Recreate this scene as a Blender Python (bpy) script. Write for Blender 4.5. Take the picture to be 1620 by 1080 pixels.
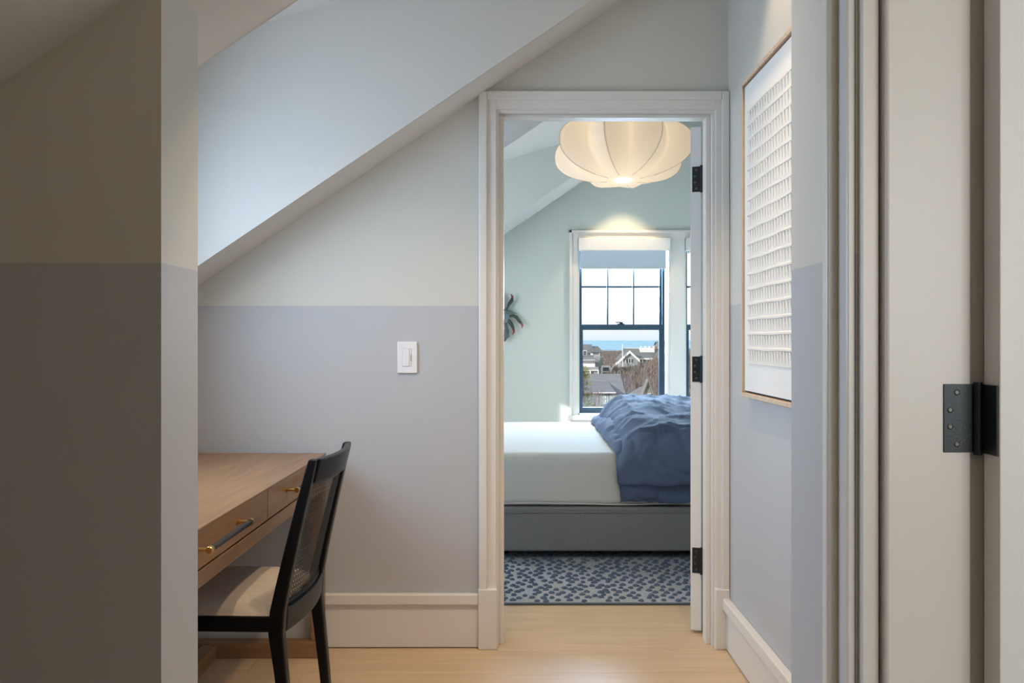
import bpy, bmesh, math, random
from mathutils import Vector, Matrix, noise
random.seed(7)
for o in list(bpy.data.objects):
    bpy.data.objects.remove(o)
C = bpy.context.scene.collection
R = math.radians
F = 1400.0            # focal length in pixels (1620 wide)
CH = 1.177            # camera height
def PX(px, d): return (px - 815.0) * d / F
def PZ(py, d): return CH + (538.0 - py) * d / F

# ------------------------------------------------------------ camera, sky, sun, lights
cam_d = bpy.data.cameras.new('camera')
cam = bpy.data.objects.new('camera', cam_d); C.objects.link(cam)
cam.location = (0, 0, CH); cam.rotation_euler = (R(90), 0, 0)
cam_d.sensor_width = 36.0; cam_d.lens = F / 1620.0 * 36.0
cam_d.shift_x = -5 / 1620.0; cam_d.shift_y = -2 / 1620.0
cam_d.clip_start = 0.05; cam_d.clip_end = 60000
sc = bpy.context.scene
sc.camera = cam
sc.view_settings.view_transform = 'Standard'
sc.view_settings.look = 'None'
sc.view_settings.exposure = 0.0
sc.view_settings.gamma = 1.0
sc.view_settings.use_curve_mapping = False

w = bpy.data.worlds.new('sky'); sc.world = w; w.use_nodes = True
nt = w.node_tree; nt.nodes.clear()
wo = nt.nodes.new('ShaderNodeOutputWorld'); bg = nt.nodes.new('ShaderNodeBackground')
tc = nt.nodes.new('ShaderNodeTexCoord'); sx = nt.nodes.new('ShaderNodeSeparateXYZ')
rp = nt.nodes.new('ShaderNodeValToRGB')
nt.links.new(tc.outputs['Generated'], sx.inputs[0]); nt.links.new(sx.outputs['Z'], rp.inputs[0])
rp.color_ramp.elements[0].position = 0.0; rp.color_ramp.elements[0].color = (0.70, 0.76, 0.85, 1)
rp.color_ramp.elements[1].position = 0.035; rp.color_ramp.elements[1].color = (1.0, 1.0, 1.0, 1)
nt.links.new(rp.outputs[0], bg.inputs[0]); bg.inputs[1].default_value = 1.25
nt.links.new(bg.outputs[0], wo.inputs[0])

def lamp(name, kind, loc, energy, color, direction=None, **kw):
    l = bpy.data.lights.new(name, kind); l.energy = energy; l.color = color
    for k, v in kw.items(): setattr(l, k, v)
    o = bpy.data.objects.new(name, l); C.objects.link(o); o.location = loc
    if direction is not None:
        o.rotation_euler = Vector(direction).to_track_quat('-Z', 'Y').to_euler()
    return o
SUN = Vector((2.46, 1.73, -1.05))
lamp('sun', 'SUN', (-20, -20, 20), 6.0, (1.0, 0.95, 0.88), SUN, angle=R(0.6))
DAY = (0.74, 0.86, 1.0)
# area lamps standing in for daylight from the windows
lamp('nook_daylight_fill', 'AREA', (-1.40, 2.42, 1.50), 19, (0.55, 0.76, 1.0), (1, -0.02, -0.08), shape='RECTANGLE', size=0.9, size_y=0.85, spread=R(150))  # added lamp inside the nook, in front of an opaque blind
lamp('bedroom_daylight', 'AREA', (-1.93, 5.82, 1.32), 46, (0.86, 0.93, 1.0), (1, 0, -0.05), shape='RECTANGLE', size=1.0, size_y=0.72)
lamp('front_window_daylight', 'AREA', (1.2, 9.9, 2.5), 2300, (0.58, 0.78, 1.0), (0, -1, -0.30), shape='RECTANGLE', size=2.6, size_y=2.0)
lamp('side_room_daylight', 'AREA', (1.75, -1.5, 1.5), 37, (0.96, 0.96, 0.96), (-0.15, 1, 0), shape='RECTANGLE', size=1.4, size_y=1.4)
# recessed lamps in the ceilings, plus one added fill on the landing
WARM = (1.0, 0.74, 0.48)
lamp('nook_downlight', 'SPOT', (-0.35, 2.20, 2.44), 42, WARM, (-0.05, 0.10, -1), spot_size=R(112), spot_blend=0.9, shadow_soft_size=0.035)
lamp('hall_downlight', 'SPOT', (0.20, 2.20, 2.62), 56, WARM, (0.0, 0.05, -1), spot_size=R(110), spot_blend=0.8, shadow_soft_size=0.035)
lamp('picture_downlight', 'SPOT', (0.68, 2.56, 2.72), 34, WARM, (0.10, 0.0, -1), spot_size=R(78), spot_blend=0.5, shadow_soft_size=0.03)
lamp('landing_fill', 'POINT', (-0.25, -0.7, 2.0), 9, (1.0, 0.72, 0.45), shadow_soft_size=0.12)  # added warm fill behind the camera, lifts the dark column front
lamp('bedroom_downlight', 'SPOT', (0.97, 7.70, 2.80), 60, (1.0, 0.75, 0.46), (0.0, 0.0, -1), spot_size=R(76), spot_blend=0.45, shadow_soft_size=0.03)

# ------------------------------------------------------------ materials
def mat(name, col, rough=0.6, metal=0.0, var=0.0, scale=8.0, bump=0.0, bscale=60.0, stretch=(1, 1, 1), spec=0.5, col2=None):
    m = bpy.data.materials.new(name); m.use_nodes = True
    n = m.node_tree; b = n.nodes['Principled BSDF']
    b.inputs['Base Color'].default_value = (*col, 1)
    b.inputs['Roughness'].default_value = rough; b.inputs['Metallic'].default_value = metal
    b.inputs['Specular IOR Level'].default_value = spec
    if var or col2 or bump:
        t = n.nodes.new('ShaderNodeTexCoord'); mp = n.nodes.new('ShaderNodeMapping')
        mp.inputs['Scale'].default_value = stretch
        n.links.new(t.outputs['Object'], mp.inputs[0])
    if var or col2:
        nz = n.nodes.new('ShaderNodeTexNoise'); nz.inputs['Scale'].default_value = scale; nz.inputs['Detail'].default_value = 5
        n.links.new(mp.outputs[0], nz.inputs['Vector'])
        r = n.nodes.new('ShaderNodeValToRGB')
        c2 = col2 if col2 else tuple(max(0, c * (1 - var)) for c in col)
        c1 = col if col2 else tuple(min(1, c * (1 + var)) for c in col)
        r.color_ramp.elements[0].position = 0.3; r.color_ramp.elements[0].color = (*c2, 1)
        r.color_ramp.elements[1].position = 0.7; r.color_ramp.elements[1].color = (*c1, 1)
        n.links.new(nz.outputs['Fac'], r.inputs[0]); n.links.new(r.outputs[0], b.inputs['Base Color'])
    if bump:
        n2 = n.nodes.new('ShaderNodeTexNoise'); n2.inputs['Scale'].default_value = bscale; n2.inputs['Detail'].default_value = 3
        n.links.new(mp.outputs[0], n2.inputs['Vector'])
        bp = n.nodes.new('ShaderNodeBump'); bp.inputs['Strength'].default_value = bump; bp.inputs['Distance'].default_value = 0.002
        n.links.new(n2.outputs['Fac'], bp.inputs['Height']); n.links.new(bp.outputs[0], b.inputs['Normal'])
    return m

PAINT_Z = 1.309
def two_tone(name, up, low):
    m = mat(name, up, 0.5, bump=0.08, bscale=220, spec=0.3)
    n = m.node_tree; b = n.nodes['Principled BSDF']
    g = n.nodes.new('ShaderNodeNewGeometry'); s = n.nodes.new('ShaderNodeSeparateXYZ')
    c = n.nodes.new('ShaderNodeMath'); c.operation = 'GREATER_THAN'; c.inputs[1].default_value = PAINT_Z
    mx = n.nodes.new('ShaderNodeMix'); mx.data_type = 'RGBA'
    mx.inputs[6].default_value = (*low, 1); mx.inputs[7].default_value = (*up, 1)
    n.links.new(g.outputs['Position'], s.inputs[0]); n.links.new(s.outputs['Z'], c.inputs[0])
    n.links.new(c.outputs[0], mx.inputs[0]); n.links.new(mx.outputs[2], b.inputs['Base Color'])
    return m
M = {}
M['hall'] = two_tone('two_tone_wall_paint', (0.615, 0.605, 0.555), (0.480, 0.486, 0.506))
M['upper'] = mat('pale_upper_paint', (0.62, 0.605, 0.57), 0.5, bump=0.06, bscale=220, spec=0.3)
M['ceil'] = mat('ceiling_white', (0.72, 0.71, 0.69), 0.7, bump=0.05, bscale=200, spec=0.2)
M['bed_wall'] = mat('pale_green_paint', (0.60, 0.645, 0.60), 0.55, bump=0.06, bscale=220, spec=0.3)
M['trim'] = mat('trim_white_gloss', (0.74, 0.715, 0.68), 0.34)
M['door'] = mat('door_white', (0.76, 0.76, 0.75), 0.38)
M['white'] = mat('white_plastic', (0.80, 0.79, 0.79), 0.35)
M['black_metal'] = mat('black_hinge_metal', (0.020, 0.026, 0.031), 0.36, 0.35, bump=0.1, bscale=300)
M['screw'] = mat('screw_metal', (0.10, 0.105, 0.09), 0.35, 0.7)
M['sash'] = mat('dark_blue_sash_paint', (0.022, 0.060, 0.098), 0.45)
M['blind'] = mat('blind_white', (0.72, 0.72, 0.72), 0.6)
M['shade'] = mat('shaded_blind_fabric', (0.56, 0.62, 0.68), 0.8, bump=0.1, bscale=400)  # white cloth; its shadow and blue daylight are put into this blue-grey
M['black_wood'] = mat('black_stained_wood', (0.004, 0.004, 0.005), 0.36, spec=0.3, bump=0.12, bscale=40, stretch=(1, 1, 0.12))
M['cane'] = mat('black_cane', (0.015, 0.014, 0.013), 0.5)
M['seat'] = mat('beige_linen', (0.56, 0.49, 0.42), 0.9, var=0.06, scale=60, bump=0.25, bscale=500, spec=0.1)
M['brass'] = mat('brass', (0.62, 0.38, 0.12), 0.28, 1.0)
M['leather'] = mat('black_leather', (0.014, 0.014, 0.017), 0.5, bump=0.2, bscale=300)
M['base'] = mat('grey_upholstery', (0.255, 0.25, 0.25), 0.95, var=0.08, scale=90, bump=0.3, bscale=600, spec=0.1)
M['mattress'] = mat('white_mattress_cover', (0.70, 0.685, 0.655), 0.9, bump=0.5, bscale=90, stretch=(0.15, 1, 3), spec=0.1)
M['duvet'] = mat('blue_duvet_cotton', (0.115, 0.152, 0.238), 0.9, var=0.06, scale=40, bump=0.2, bscale=500, spec=0.15)
M['rug'] = mat('grey_blue_rug', (0.40, 0.42, 0.45), 1.0, var=0.22, scale=160, bump=0.6, bscale=700, spec=0.0)
M['tuft'] = mat('blue_tuft', (0.115, 0.155, 0.225), 1.0, var=0.3, scale=90, bump=0.6, bscale=500, spec=0.0)
M['rug_edge'] = mat('rug_binding', (0.10, 0.12, 0.14), 1.0)
M['frame'] = mat('pale_oak_frame', (0.60, 0.46, 0.33), 0.5, var=0.12, scale=14, stretch=(6, 6, 0.7))
M['mat_board'] = mat('white_mat_board', (0.80, 0.79, 0.77), 0.7)
M['paper'] = mat('handmade_paper', (0.78, 0.75, 0.70), 0.9, bump=0.4, bscale=120)
M['gap'] = mat('dark_shadow_gap', (0.03, 0.025, 0.02), 0.9)

def wood(name, c1, c2, stretch, rough=0.4, scale=3.0, knots=False):
    m = bpy.data.materials.new(name); m.use_nodes = True
    n = m.node_tree; b = n.nodes['Principled BSDF']; b.inputs['Roughness'].default_value = rough
    t = n.nodes.new('ShaderNodeTexCoord'); mp = n.nodes.new('ShaderNodeMapping'); mp.inputs['Scale'].default_value = stretch
    oi = n.nodes.new('ShaderNodeObjectInfo'); ad = n.nodes.new('ShaderNodeVectorMath'); ad.operation = 'ADD'
    mlt = n.nodes.new('ShaderNodeVectorMath'); mlt.operation = 'SCALE'; mlt.inputs['Scale'].default_value = 1.0
    cb = n.nodes.new('ShaderNodeCombineXYZ')
    m1 = n.nodes.new('ShaderNodeMath'); m1.operation = 'MULTIPLY'; m1.inputs[1].default_value = 37.0
    n.links.new(oi.outputs['Random'], m1.inputs[0])
    for k in range(3): n.links.new(m1.outputs[0], cb.inputs[k])
    n.links.new(t.outputs['Object'], mp.inputs[0]); n.links.new(mp.outputs[0], ad.inputs[0]); n.links.new(cb.outputs[0], ad.inputs[1])
    nz = n.nodes.new('ShaderNodeTexNoise'); nz.inputs['Scale'].default_value = scale; nz.inputs['Detail'].default_value = 8; nz.inputs['Distortion'].default_value = 0.6
    n.links.new(ad.outputs[0], nz.inputs['Vector'])
    r = n.nodes.new('ShaderNodeValToRGB')
    r.color_ramp.elements[0].position = 0.32; r.color_ramp.elements[0].color = (*c2, 1)
    r.color_ramp.elements[1].position = 0.68; r.color_ramp.elements[1].color = (*c1, 1)
    n.links.new(nz.outputs['Fac'], r.inputs[0]); n.links.new(r.outputs[0], b.inputs['Base Color'])
    bp = n.nodes.new('ShaderNodeBump'); bp.inputs['Strength'].default_value = 0.08; bp.inputs['Distance'].default_value = 0.002
    n.links.new(nz.outputs['Fac'], bp.inputs['Height']); n.links.new(bp.outputs[0], b.inputs['Normal'])
    return m
M['plank'] = wood('pale_oak_planks', (0.645, 0.48, 0.315), (0.565, 0.41, 0.258), (1.2, 14, 14), 0.42, 2.5)
M['floor'] = wood('oak_subfloor', (0.52, 0.39, 0.25), (0.44, 0.32, 0.2), (1.2, 14, 14), 0.5, 2.5)
M['desk'] = wood('brown_oak_desk', (0.315, 0.178, 0.09), (0.225, 0.125, 0.058), (22, 1.4, 22), 0.36, 2.2)
M['desk_x'] = wood('brown_oak_desk_cross', (0.305, 0.172, 0.086), (0.22, 0.12, 0.056), (1.4, 22, 22), 0.4, 2.2)

def glass():
    m = bpy.data.materials.new('window_glass'); m.use_nodes = True
    n = m.node_tree; n.nodes.clear()
    o = n.nodes.new('ShaderNodeOutputMaterial'); t = n.nodes.new('ShaderNodeBsdfTransparent'); g = n.nodes.new('ShaderNodeBsdfGlossy')
    g.inputs['Roughness'].default_value = 0.02; t.inputs[0].default_value = (0.97, 0.985, 0.985, 1)
    x = n.nodes.new('ShaderNodeMixShader'); x.inputs[0].default_value = 0.04
    n.links.new(t.outputs[0], x.inputs[1]); n.links.new(g.outputs[0], x.inputs[2]); n.links.new(x.outputs[0], o.inputs[0])
    return m
M['glass'] = glass()
def lampshade():
    m = bpy.data.materials.new('lamp_silk'); m.use_nodes = True
    n = m.node_tree; n.nodes.clear()
    o = n.nodes.new('ShaderNodeOutputMaterial'); d = n.nodes.new('ShaderNodeBsdfDiffuse'); t = n.nodes.new('ShaderNodeBsdfTranslucent')
    d.inputs[0].default_value = (0.80, 0.78, 0.74, 1); t.inputs[0].default_value = (0.85, 0.74, 0.6, 1)
    x = n.nodes.new('ShaderNodeMixShader'); x.inputs[0].default_value = 0.5
    n.links.new(d.outputs[0], x.inputs[1]); n.links.new(t.outputs[0], x.inputs[2]); n.links.new(x.outputs[0], o.inputs[0])
    return m
M['silk'] = lampshade()
M['wire'] = mat('lamp_wire', (0.42, 0.40, 0.38), 0.5)
def emit(name, col, s):
    m = bpy.data.materials.new(name); m.use_nodes = True
    b = m.node_tree.nodes['Principled BSDF']; b.inputs['Emission Color'].default_value = (*col, 1); b.inputs['Emission Strength'].default_value = s
    b.inputs['Base Color'].default_value = (0.8, 0.8, 0.8, 1)
    return m
M['bulb'] = emit('lamp_diffuser', (1.0, 0.85, 0.62), 3.0)

# ------------------------------------------------------------ builders
ORG = {}
def obj(name, bm, m, parent=None, origin=None, smooth=False, bevel=0.0, kind=None, seg=2):
    """link bm (world coordinates) as one mesh object, origin at the parent's or the given point"""
    org = Vector(origin) if origin is not None else (ORG[parent.name] if parent else Vector((0, 0, 0)))
    me = bpy.data.meshes.new(name)
    bmesh.ops.recalc_face_normals(bm, faces=bm.faces[:])
    bmesh.ops.translate(bm, verts=bm.verts[:], vec=-org)
    if smooth:
        for f in bm.faces: f.smooth = True
    bm.to_mesh(me); bm.free()
    me.materials.append(m)
    o = bpy.data.objects.new(name, me); C.objects.link(o)
    if parent:
        o.parent = parent; o.location = org - ORG[parent.name]
        ORG[o.name] = org
    else:
        o.location = org; ORG[o.name] = org
    if bevel:
        b = o.modifiers.new('bevel', 'BEVEL'); b.width = bevel; b.segments = seg; b.limit_method = 'ANGLE'; b.angle_limit = R(40)
    if kind: o['kind'] = kind
    return o
def tag(o, label=None, cat=None, group=None, kind=None):
    if label: o['label'] = label
    if cat: o['category'] = cat
    if group: o['group'] = group
    if kind: o['kind'] = kind
    return o
def thing(name, loc, label, cat, group=None):
    o = bpy.data.objects.new(name, None); C.objects.link(o); o.location = loc; ORG[o.name] = Vector(loc)
    o.empty_display_size = 0.1
    return tag(o, label, cat, group)
def struct(name, bm, m, **kw):
    o = obj(name, bm, m, **kw); o['kind'] = 'structure'; return o
def NB(): return bmesh.new()
def box(bm, x0, x1, y0, y1, z0, z1, mtx=None):
    vs = [bm.verts.new(v) for v in ((x0, y0, z0), (x1, y0, z0), (x1, y1, z0), (x0, y1, z0), (x0, y0, z1), (x1, y0, z1), (x1, y1, z1), (x0, y1, z1))]
    if mtx is not None:
        for v in vs: v.co = mtx @ v.co
    for f in ((0, 3, 2, 1), (4, 5, 6, 7), (0, 1, 5, 4), (1, 2, 6, 5), (2, 3, 7, 6), (3, 0, 4, 7)):
        bm.faces.new([vs[i] for i in f])
    return bm
def B(*a, **k): return box(NB(), *a, **k)
def prism(bm, poly, y0, y1):
    """polygon in (x, z) extruded along y"""
    a = [bm.verts.new((p[0], y0, p[1])) for p in poly]; b = [bm.verts.new((p[0], y1, p[1])) for p in poly]
    bm.faces.new(a); bm.faces.new(b[::-1])
    for i in range(len(poly)):
        j = (i + 1) % len(poly); bm.faces.new([a[i], b[i], b[j], a[j]])
    return bm
def tube(bm, pts, rad, n=8, cap=True):
    pts = [Vector(p) for p in pts]
    rs = rad if isinstance(rad, (list, tuple)) else [rad] * len(pts)
    rings = []; up = None
    for i, p in enumerate(pts):
        d = (pts[min(i + 1, len(pts) - 1)] - pts[max(i - 1, 0)]).normalized()
        if up is None:
            up = d.orthogonal().normalized()
        up = (up - d * up.dot(d)).normalized(); s = d.cross(up)
        rings.append([bm.verts.new(p + (up * math.cos(2 * math.pi * k / n) + s * math.sin(2 * math.pi * k / n)) * rs[i]) for k in range(n)])
    for a, b in zip(rings, rings[1:]):
        for k in range(n): bm.faces.new([a[k], a[(k + 1) % n], b[(k + 1) % n], b[k]])
    if cap: bm.faces.new(rings[0][::-1]); bm.faces.new(rings[-1])
    return bm
def grid(bm, rows, closed=False):
    g = [[bm.verts.new(p) for p in r] for r in rows]
    for a, b in zip(g, g[1:]):
        m_ = len(a)
        for k in range(m_ if closed else m_ - 1):
            bm.faces.new([a[k], a[(k + 1) % m_], b[(k + 1) % m_], b[k]])
    return g
def sstep(a, b, x):
    t = max(0.0, min(1.0, (x - a) / (b - a))); return t * t * (3 - 2 * t)

# ------------------------------------------------------------ the shell
SL, Z0 = 0.674, 2.2056
def main(x): return Z0 + SL * x
def dorm(x): return 2.5883 + 0.316 * x
def dormb(x): return 2.690 + 0.289 * x
YB = 3.398            # hall face of the bedroom wall
YB2 = 3.53
YF = 8.05             # bedroom window wall
TOP = 3.7
# floor: subfloor with planks as parts
fl = struct('floor', B(-2.3, 2.9, -1.8, 8.3, -0.12, -0.010), M['floor'])
pw = 0.232
pm = {}
row = 0; y = 1.74
while y < 4.62:
    off = [-0.95, 1.05, -1.1, 0.95, -0.85, 1.15][row % 6]
    xs = [-1.44] + [v for v in (off - 1.9, off, off + 1.9) if -1.3 < v < 1.35] + [1.5]
    for a, b in zip(xs, xs[1:]):
        L = round(b - a, 4)
        if L not in pm:
            o = obj('plank', B(-L / 2 + .0006, L / 2 - .0006, 0.0006, pw - 0.0006, -0.010, 0.0), M['plank'], origin=(0, 0, 0), bevel=0.0008, seg=1)
            pm[L] = o.data; first = o
        else:
            first = bpy.data.objects.new('plank', pm[L]); C.objects.link(first)
            bv = first.modifiers.new('bevel', 'BEVEL'); bv.width = 0.0008; bv.segments = 1
        first.parent = fl; first.location = ((a + b) / 2, y, 0)
    y += pw; row += 1

# ceilings: main slope in three stretches, the two dormer roofs between them
def slope_block(name, x0, x1, y0, y1):
    p = [(x0, main(x0)), (x1, main(x1)), (x1, TOP + .4), (x0, TOP + .4)]
    return struct(name, prism(NB(), p, y0, y1), M['ceil'])
slope_block('ceiling', -1.75, 0.70, -1.7, 1.868)
slope_block('ceiling.001', -2.1, 2.1, 3.165, 4.556)
slope_block('ceiling.002', -2.1, 2.1, 7.32, 8.25)
def dormer_roof(name, fn, x0, x1, y0, y1):
    p = [(x0, fn(x0)), (x1, fn(x1)), (x1, TOP + .3), (x0, TOP + .3)]
    return struct(name, prism(NB(), p, y0 - .02, y1 + .02), M['ceil'])
dormer_roof('ceiling.003', dorm, -1.6, 1.069, 1.868, 3.165)
dormer_roof('ceiling.004', dormb, -2.15, 1.258, 4.556, 7.32)
struct('ceiling.005', prism(NB(), [(1.2, main(1.258) - .03), (2.1, main(2.1)), (2.1, TOP + .4), (1.2, TOP + .4)], 4.5, 7.35), M['ceil'])
# painted cheeks of the dormers (thin plaster skins over the ceiling blocks)
def cheek(name, fn, x0, x1, y0, y1, m_):
    p = [(x0, main(x0) - .0), (x1, main(x1)), (x1, fn(x1)), (x0, fn(x0))]
    return struct(name, prism(NB(), p, y0, y1), m_)
cheek('wall_dormer', dorm, -1.45, 1.06, 3.160, 3.168, M['upper'])
cheek('wall_dormer.001', dorm, -1.45, 1.06, 1.865, 1.873, M['upper'])
cheek('wall_dormer.002', dormb, -2.0, 1.25, 7.315, 7.323, M['bed_wall'])
cheek('wall_dormer.003', dormb, -2.0, 1.25, 4.553, 4.561, M['bed_wall'])

# bedroom partition with its doorway
DX0, DX1, DZ = -0.062, 0.756, 2.0495
bm = NB()
box(bm, -2.1, DX0 - .011, YB, YB2, 0, TOP)
box(bm, DX0 - .011, DX1 + .011, YB, YB2, DZ + .011, TOP); box(bm, DX1 + .011, 2.0, YB, YB2, 0, TOP)
wb = struct('wall_back', bm, M['hall'])
# bedroom-side skin in the bedroom's own colour
bm = NB(); box(bm, -2.1, DX0 - .014, YB2, YB2 + .008, 0, TOP); box(bm, DX0 - .014, DX1 + .014, YB2, YB2 + .008, DZ + .014, TOP); box(bm, DX1 + .014, 2.0, YB2, YB2 + .008, 0, TOP)
struct('wall_back.001', bm, M['bed_wall'])
# column-like end of the wall left of the camera
CX, CY0, CY1 = -0.604, 1.51, 1.684
struct('wall_left', B(-1.75, CX, CY0, CY1, 0, 1.85), M['hall'])
# knee walls
struct('wall_left.001', B(-1.60, -1.45, CY1 - .02, YB + .02, 0, 2.4), M['hall'])
struct('wall_left.002', B(-1.75, -1.60, -1.7, CY0 + .02, 0, 1.5), M['hall'])
# bedroom left wall with a dormer window
WY0, WY1, WZ0, WZ1 = 5.30, 6.36, 0.95, 1.70
bm = NB(); box(bm, -2.15, -2.0, YB2 - .1, WY0, 0, 2.4); box(bm, -2.15, -2.0, WY1, 8.25, 0, 2.4)
box(bm, -2.15, -2.0, WY0, WY1, 0, WZ0); box(bm, -2.15, -2.0, WY0, WY1, WZ1, 2.4)
struct('wall_left.003', bm, M['bed_wall'])
# hall right wall, near right wall with its doorway, side room
RX = 0.818
struct('wall_right', B(RX, 0.95, 1.60, YB + .01, 0, 3.0), M['hall'])
NX = 0.520; NJ = 1.3505
bm = NB(); box(bm, NX, 0.677, NJ, 1.666, 0, 2.75); box(bm, 0.67, 0.95, 1.56, 1.666, 0, 3.0)
box(bm, NX, 0.677, -1.7, 0.42, 0, 2.75); box(bm, NX, 0.677, 0.42, NJ, 2.082, 2.75); box(bm, NX, 0.95, 1.5, 1.666, 2.7, TOP)
struct('wall_right.001', bm, M['hall'])
struct('wall_right.002', B(2.0, 2.12, YB2, 8.25, 0, TOP + .3), M['bed_wall'])
bm = NB(); box(bm, 2.7, 2.85, -1.7, 1.75, 0, 3.0); box(bm, 0.67, 2.85, 1.60, 1.75, 0, 3.0); box(bm, -1.75, 2.85, -1.85, -1.7, 0, 3.6)
struct('wall_near', bm, M['bed_wall'])
struct('ceiling.006', B(0.66, 2.85, -1.8, 1.75, 2.72, 3.0), M['ceil'])
struct('ceiling.007', B(0.66, 1.07, 1.56, 1.875, 2.70, TOP), M['ceil'])

# ------------------------------------------------------------ bedroom window wall
sF = F / YF
def wx(px): return (px - 815.0) / sF
def wz(py): return CH + (538.0 - py) / sF
OX0, OX1 = wx(913.5), wx(1061)
O2X0, O2X1 = wx(1082.5), 1.92
OZ0, OZ1 = wz(656), wz(377)
YG = YF + 0.07        # sash plane
bm = NB()
box(bm, -2.1, OX0, YF, YF + .2, 0, TOP); box(bm, OX1, O2X0, YF, YF + .2, OZ0, OZ1); box(bm, O2X1, 2.1, YF, YF + .2, 0, TOP)
box(bm, OX0, O2X1, YF, YF + .2, 0, OZ0); box(bm, OX0, O2X1, YF, YF + .2, OZ1, TOP)
struct('wall_far', bm, M['bed_wall'])
def window(n, x0, x1, z0, z1, shade_to):
    root = struct('window_%d' % n, B(x0, x1, YF + .10, YF + .19, z0 - .02, z0 + .004), M['trim'], origin=((x0 + x1) / 2, YF, z0))
    j = NB()     # white jamb liner
    box(j, x0 - .001, x0 + .018, YF, YF + .2, z0, z1); box(j, x1 - .018, x1 + .001, YF, YF + .2, z0, z1)
    box(j, x0, x1, YF, YF + .2, z1 - .02, z1); box(j, x0, x1, YF, YF + .2, z0, z0 + .012)
    obj('jamb', j, M['trim'], root)
    a, b = x0 + .016, x1 - .045 if n == 1 else x1 - .02
    ft = z1 - .03
    mr0, mr1 = wz(521.5), wz(513)
    y0 = YG
    fr = NB()    # outer dark frame
    box(fr, a, a + .012, y0 - .01, y0 + .09, z0 + .01, ft); box(fr, b - .022, b, y0 - .01, y0 + .09, z0 + .01, ft)
    box(fr, a, b, y0 - .01, y0 + .09, ft - .02, ft)
    obj('window_frame', fr, M['sash'], root)
    up = NB(); lo = NB()
    ua, ub = a + .011, b - .021
    st = .020
    box(up, ua, ua + st, y0 + .04, y0 + .075, mr0, ft - .02); box(up, ub - st, ub, y0 + .04, y0 + .075, mr0, ft - .02)
    box(up, ua + st, ub - st, y0 + .04, y0 + .075, mr0, mr1); box(up, ua + st, ub - st, y0 + .04, y0 + .075, ft - .06, ft - .02)
    su = obj('upper_sash', up, M['sash'], root)
    g0, g1 = ua + st, ub - st; gw = (g1 - g0) / 3
    zt = ft - .06
    hm = [wz(452.5), wz(395)]
    for k in (1, 2): obj('muntin', B(g0 + gw * k - .007, g0 + gw * k + .007, y0 + .036, y0 + .078, mr1, zt), M['sash'], su)
    for h in hm: obj('muntin', B(g0, g1, y0 + .037, y0 + .077, h - .007, h + .007), M['sash'], su)
    zs = [mr1] + hm + [zt]
    for k in range(3):
        for q in range(3):
            obj('pane', B(g0 + gw * k, g0 + gw * (k + 1), y0 + .054, y0 + .058, zs[q], zs[q + 1]), M['glass'], su)
    box(lo, ua, ua + .028, y0, y0 + .036, z0 + .012, mr1); box(lo, ub - .028, ub, y0, y0 + .036, z0 + .012, mr1)
    box(lo, ua + .028, ub - .028, y0, y0 + .036, mr0, mr1); box(lo, ua + .028, ub - .028, y0, y0 + .036, z0 + .012, z0 + .062)
    sl = obj('lower_sash', lo, M['sash'], root)
    obj('pane', B(ua + .028, ub - .028, y0 + .016, y0 + .020, z0 + .062, mr0), M['glass'], sl)
    lk = NB(); cx = (ua + ub) / 2
    box(lk, cx - .03, cx + .03, y0 - .004, y0 + .03, mr1, mr1 + .008); box(lk, cx - .012, cx + .016, y0 - .002, y0 + .024, mr1 + .008, mr1 + .022)
    box(lk, cx - .045, cx + .0, y0 + .002, y0 + .012, mr1 + .016, mr1 + .024)
    obj('sash_lock', lk, M['black_metal'], sl)
    return root
window(1, OX0, OX1, OZ0, OZ1, None)
window(2, O2X0, O2X1, OZ0, OZ1, None)
# shared white casing round the pair
tr = struct('trim_1', B(wx(902), wx(914), YF - .018, YF, OZ0 - .03, OZ1 + .06), M['trim'], bevel=.002)
obj('casing', B(wx(914), 1.985, YF - .018, YF, OZ1 - .002, OZ1 + .06), M['trim'], tr, bevel=.002)
obj('casing', B(wx(1060.5), wx(1083), YF - .018, YF, OZ0 - .03, OZ1), M['trim'], tr, bevel=.002)
obj('backband', B(wx(900.5), wx(904.5), YF - .034, YF, OZ0 - .03, wz(364.5)), M['trim'], tr, bevel=.002)
obj('backband', B(wx(900.5), 1.99, YF - .034, YF, wz(368.5), wz(364.5)), M['trim'], tr, bevel=.002)
obj('sill', B(wx(897), 1.99, YF - .055, YF, OZ0 - .045, OZ0), M['trim'], tr, bevel=.004)
obj('apron', B(wx(902), 1.985, YF - .018, YF, OZ0 - .13, OZ0 - .045), M['trim'], tr, bevel=.002)
def blind(px0, px1, drop, label):
    x0, x1 = wx(px0), wx(px1)
    b = thing('roller_blind', ((x0 + x1) / 2, YF - .02, wz(377)), label, 'blind', 'roller blinds in the bedroom windows')
    obj('valance', B(x0, x1, YF - .065, YF + .02, wz(397), wz(377) - .002), M['blind'], b, bevel=.004)
    sh = wz(397 + drop)
    obj('shade', B(x0 + .02, x1 - .03, YF + .0, YF + .003, sh, wz(397) + .004), M['shade'], b)
    obj('hem_bar', B(x0 + .02, x1 - .03, YF - .004, YF + .008, sh - .012, sh + .002), M['blind'], b, bevel=.003)
    c = NB(); tube(c, [(x1 - .035, YF - .012, wz(397)), (x1 - .035, YF - .012, wz(423))], .002, 6)
    obj('pull_chain', c, M['blind'], b)
blind(914.5, 1059, 26.5, 'white roller blind partly lowered over the window left of the mullion')
blind(1084, 1145, 1.5, 'white roller blind rolled up in the window behind the open door edge')

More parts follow.
